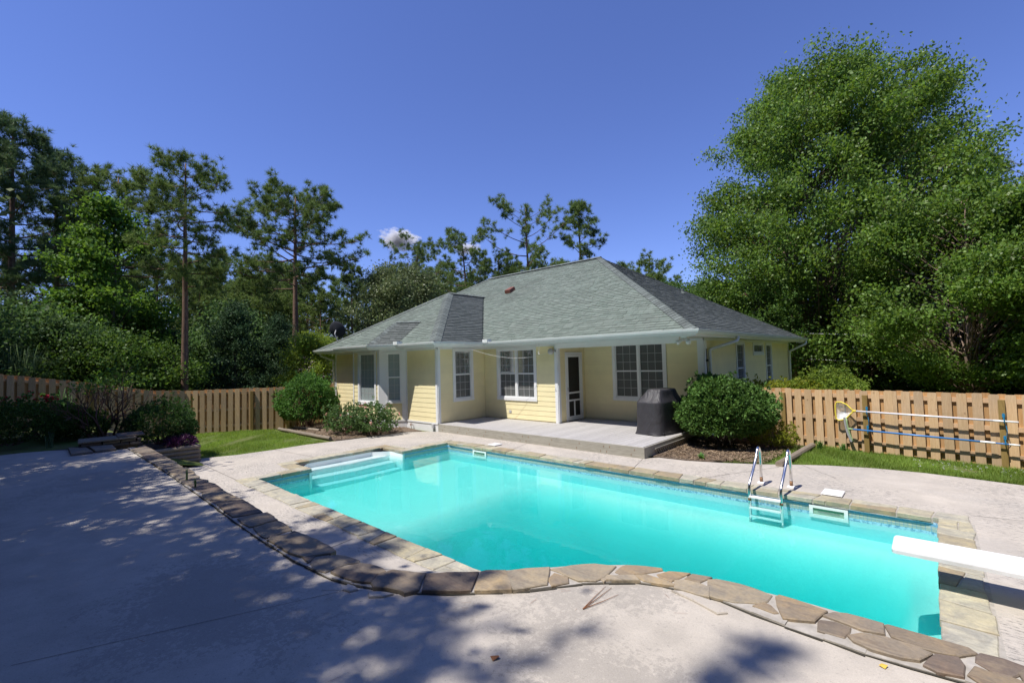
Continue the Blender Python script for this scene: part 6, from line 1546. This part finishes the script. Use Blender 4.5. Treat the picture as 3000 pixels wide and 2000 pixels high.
# ------------------------------------------------------------ things seen between the trees
def neighbour(label, loc, rz, w, d, wallh, roofh, mats, name='neighbouring_house', chimney=False):
    t = thing(name, label, 'house', loc, rz)
    m_ = MB(); m_.box(-w / 2, w / 2, -d / 2, d / 2, 0, wallh); o = m_.build('wall', mats[0]); o.parent = t
    m_ = MB(); ov = .4; z = wallh; m_.add([(-w / 2 - ov, -d / 2 - ov, z), (w / 2 + ov, -d / 2 - ov, z), (w / 2 + ov, d / 2 + ov, z), (-w / 2 - ov, d / 2 + ov, z), (-w / 2 + d / 2, 0, z + roofh), (w / 2 - d / 2, 0, z + roofh)], [(0, 1, 5, 4), (1, 2, 5), (2, 3, 4, 5), (3, 0, 4), (3, 2, 1, 0)]); r_ = m_.build('roof', mats[1]); r_.parent = t
    for k_ in range(3):
        x = -w / 2 + w * (k_ + .5) / 3; m_ = MB(); m_.box(x - .5, x + .5, -d / 2 - .03, -d / 2 - .005, .9, 2.1); wd = m_.build('window', M['white']); wd.parent = t
        m_ = MB(); m_.box(x - .42, x + .42, -d / 2 - .04, -d / 2 - .032, .98, 2.02); q = m_.build('pane', M['glassdark']); q.parent = wd
    if chimney:
        m_ = MB(); m_.box(-1.2, -.6, -.9, -.4, z + roofh * .5, z + roofh + .35); c = m_.build('roof_box', M['white']); c.parent = r_
    return t
M['glassdark'] = plain('far_window_pane', (0.03, 0.035, 0.04), 0.1)
M['tanroof'] = plain('tan_shingle_roof', (0.30, 0.26, 0.24), 0.9, var=0.2, scale=12)
M['brownroof'] = plain('brown_shingle_roof', (0.19, 0.155, 0.14), 0.9, var=0.2, scale=12)
M['tanwall'] = plain('tan_wall', (0.32, 0.27, 0.22), 0.8)
neighbour('neighbouring house with a pale grey-brown roof glimpsed left of the yellow house', (-20.3, 3.6, -.9), .9, 8, 5, 1.9, 1.8, (M['tanwall'], M['tanroof']))
neighbour('neighbouring house with a long brown roof beyond the right fence', (11.0, 44.0, -5.0), -.1, 24, 9, 2.2, 2.4, (M['tanwall'], M['brownroof']), chimney=True)
def utility_pole():
    t = thing('utility_pole', 'wooden utility pole with a grey transformer beyond the right end of the house', 'utility pole', (4.2, 19.8, gz(4.2, 19.8)))
    M['polewood'] = wood('utility_pole_wood', (0.20, 0.13, 0.085), (0.13, 0.08, 0.05))
    m_ = MB(); z0 = gz(4.2, 19.8); m_.tube([(4.2, 19.8, z0 - .2), (4.2, 19.8, 4.4)], [.12, .10], 10); P(m_, 'pole', M['polewood'], t, True)
    m_ = MB(); m_.lathe([(0, 0), (.15, 0), (.16, .04), (.16, .50), (.14, .55), (0, .56)], 18, origin=(4.52, 19.7, 2.62)); P(m_, 'transformer', M['alu'], t, True)
    m_ = MB(); m_.box(3.5, 4.9, 19.76, 19.84, 3.05, 3.12); P(m_, 'crossarm', M['polewood'], t)
    m_ = MB(); m_.box(3.7, 5.1, 19.76, 19.84, 1.70, 1.76); P(m_, 'crossarm', M['polewood'], t)
    for x, z in [(x, 3.12) for x in (3.6, 3.9, 4.6, 4.85)] + [(x, 1.76) for x in (3.8, 4.1, 4.6, 5.0)]:
        m_ = MB(); m_.tube([(x, 19.8, z), (x, 19.8, z + .11)], [.03, .045], 8); P(m_, 'insulator', M['plastic'], t)
    for i, (z, yb) in enumerate(((3.1, 4.6), (1.8, 2.0))):
        m_ = MB(); a = Vector((4.9, 19.8, z)); b = Vector((34, 30, yb)); pts = []
        for q in range(25):
            f = q / 24; p_ = a.lerp(b, f); p_.z -= 4 * f * (1 - f) * (1.0 if i == 0 else .8); pts.append(p_)
        m_.tube(pts, .014, 5); P(m_, 'cable', M['alu'], t)
utility_pole()
# two small fair-weather clouds low over the trees
def cloud(label, c, r_, seed):
    m, nt, nn, ll, b = nodes('cloud_vapour'); nn.remove(b)
    tc = nn.new('ShaderNodeTexCoord'); n1 = noise(nt, 1.7, 5, .6, tc.outputs['Object']); ln = nn.new('ShaderNodeVectorMath'); ln.operation = 'LENGTH'; ll.new(tc.outputs['Object'], ln.inputs[0])
    d = math_(nt, 'SUBTRACT', math_(nt, 'MULTIPLY', n1, 2.1), math_(nt, 'ADD', math_(nt, 'MULTIPLY', ln.outputs['Value'], .85), .45)); d = math_(nt, 'MAXIMUM', d, 0.0)
    v = nn.new('ShaderNodeVolumePrincipled'); v.inputs['Color'].default_value = (1, 1, 1, 1); v.inputs['Anisotropy'].default_value = .3; ll.new(math_(nt, 'MULTIPLY', d, .3), v.inputs['Density']); ll.new(v.outputs[0], nn['Material Output'].inputs['Volume'])
    bm = bmesh.new(); bmesh.ops.create_icosphere(bm, subdivisions=3, radius=1.0); mesh = bpy.data.meshes.new('cloud'); bm.to_mesh(mesh); bm.free(); mesh.materials.append(m)
    o = link('cloud', mesh, None, c, (0, .12, seed), r_); return tag(o, label, 'cloud')
cloud('small white cloud left of the roof ridge', (-1270.9, 861.4, 410.0), (82, 82, 40), 0.4)
cloud('faint wisp of cloud behind the open pine above the ridge', (-1102, 1006, 372.0), (55, 55, 24), 1.9)
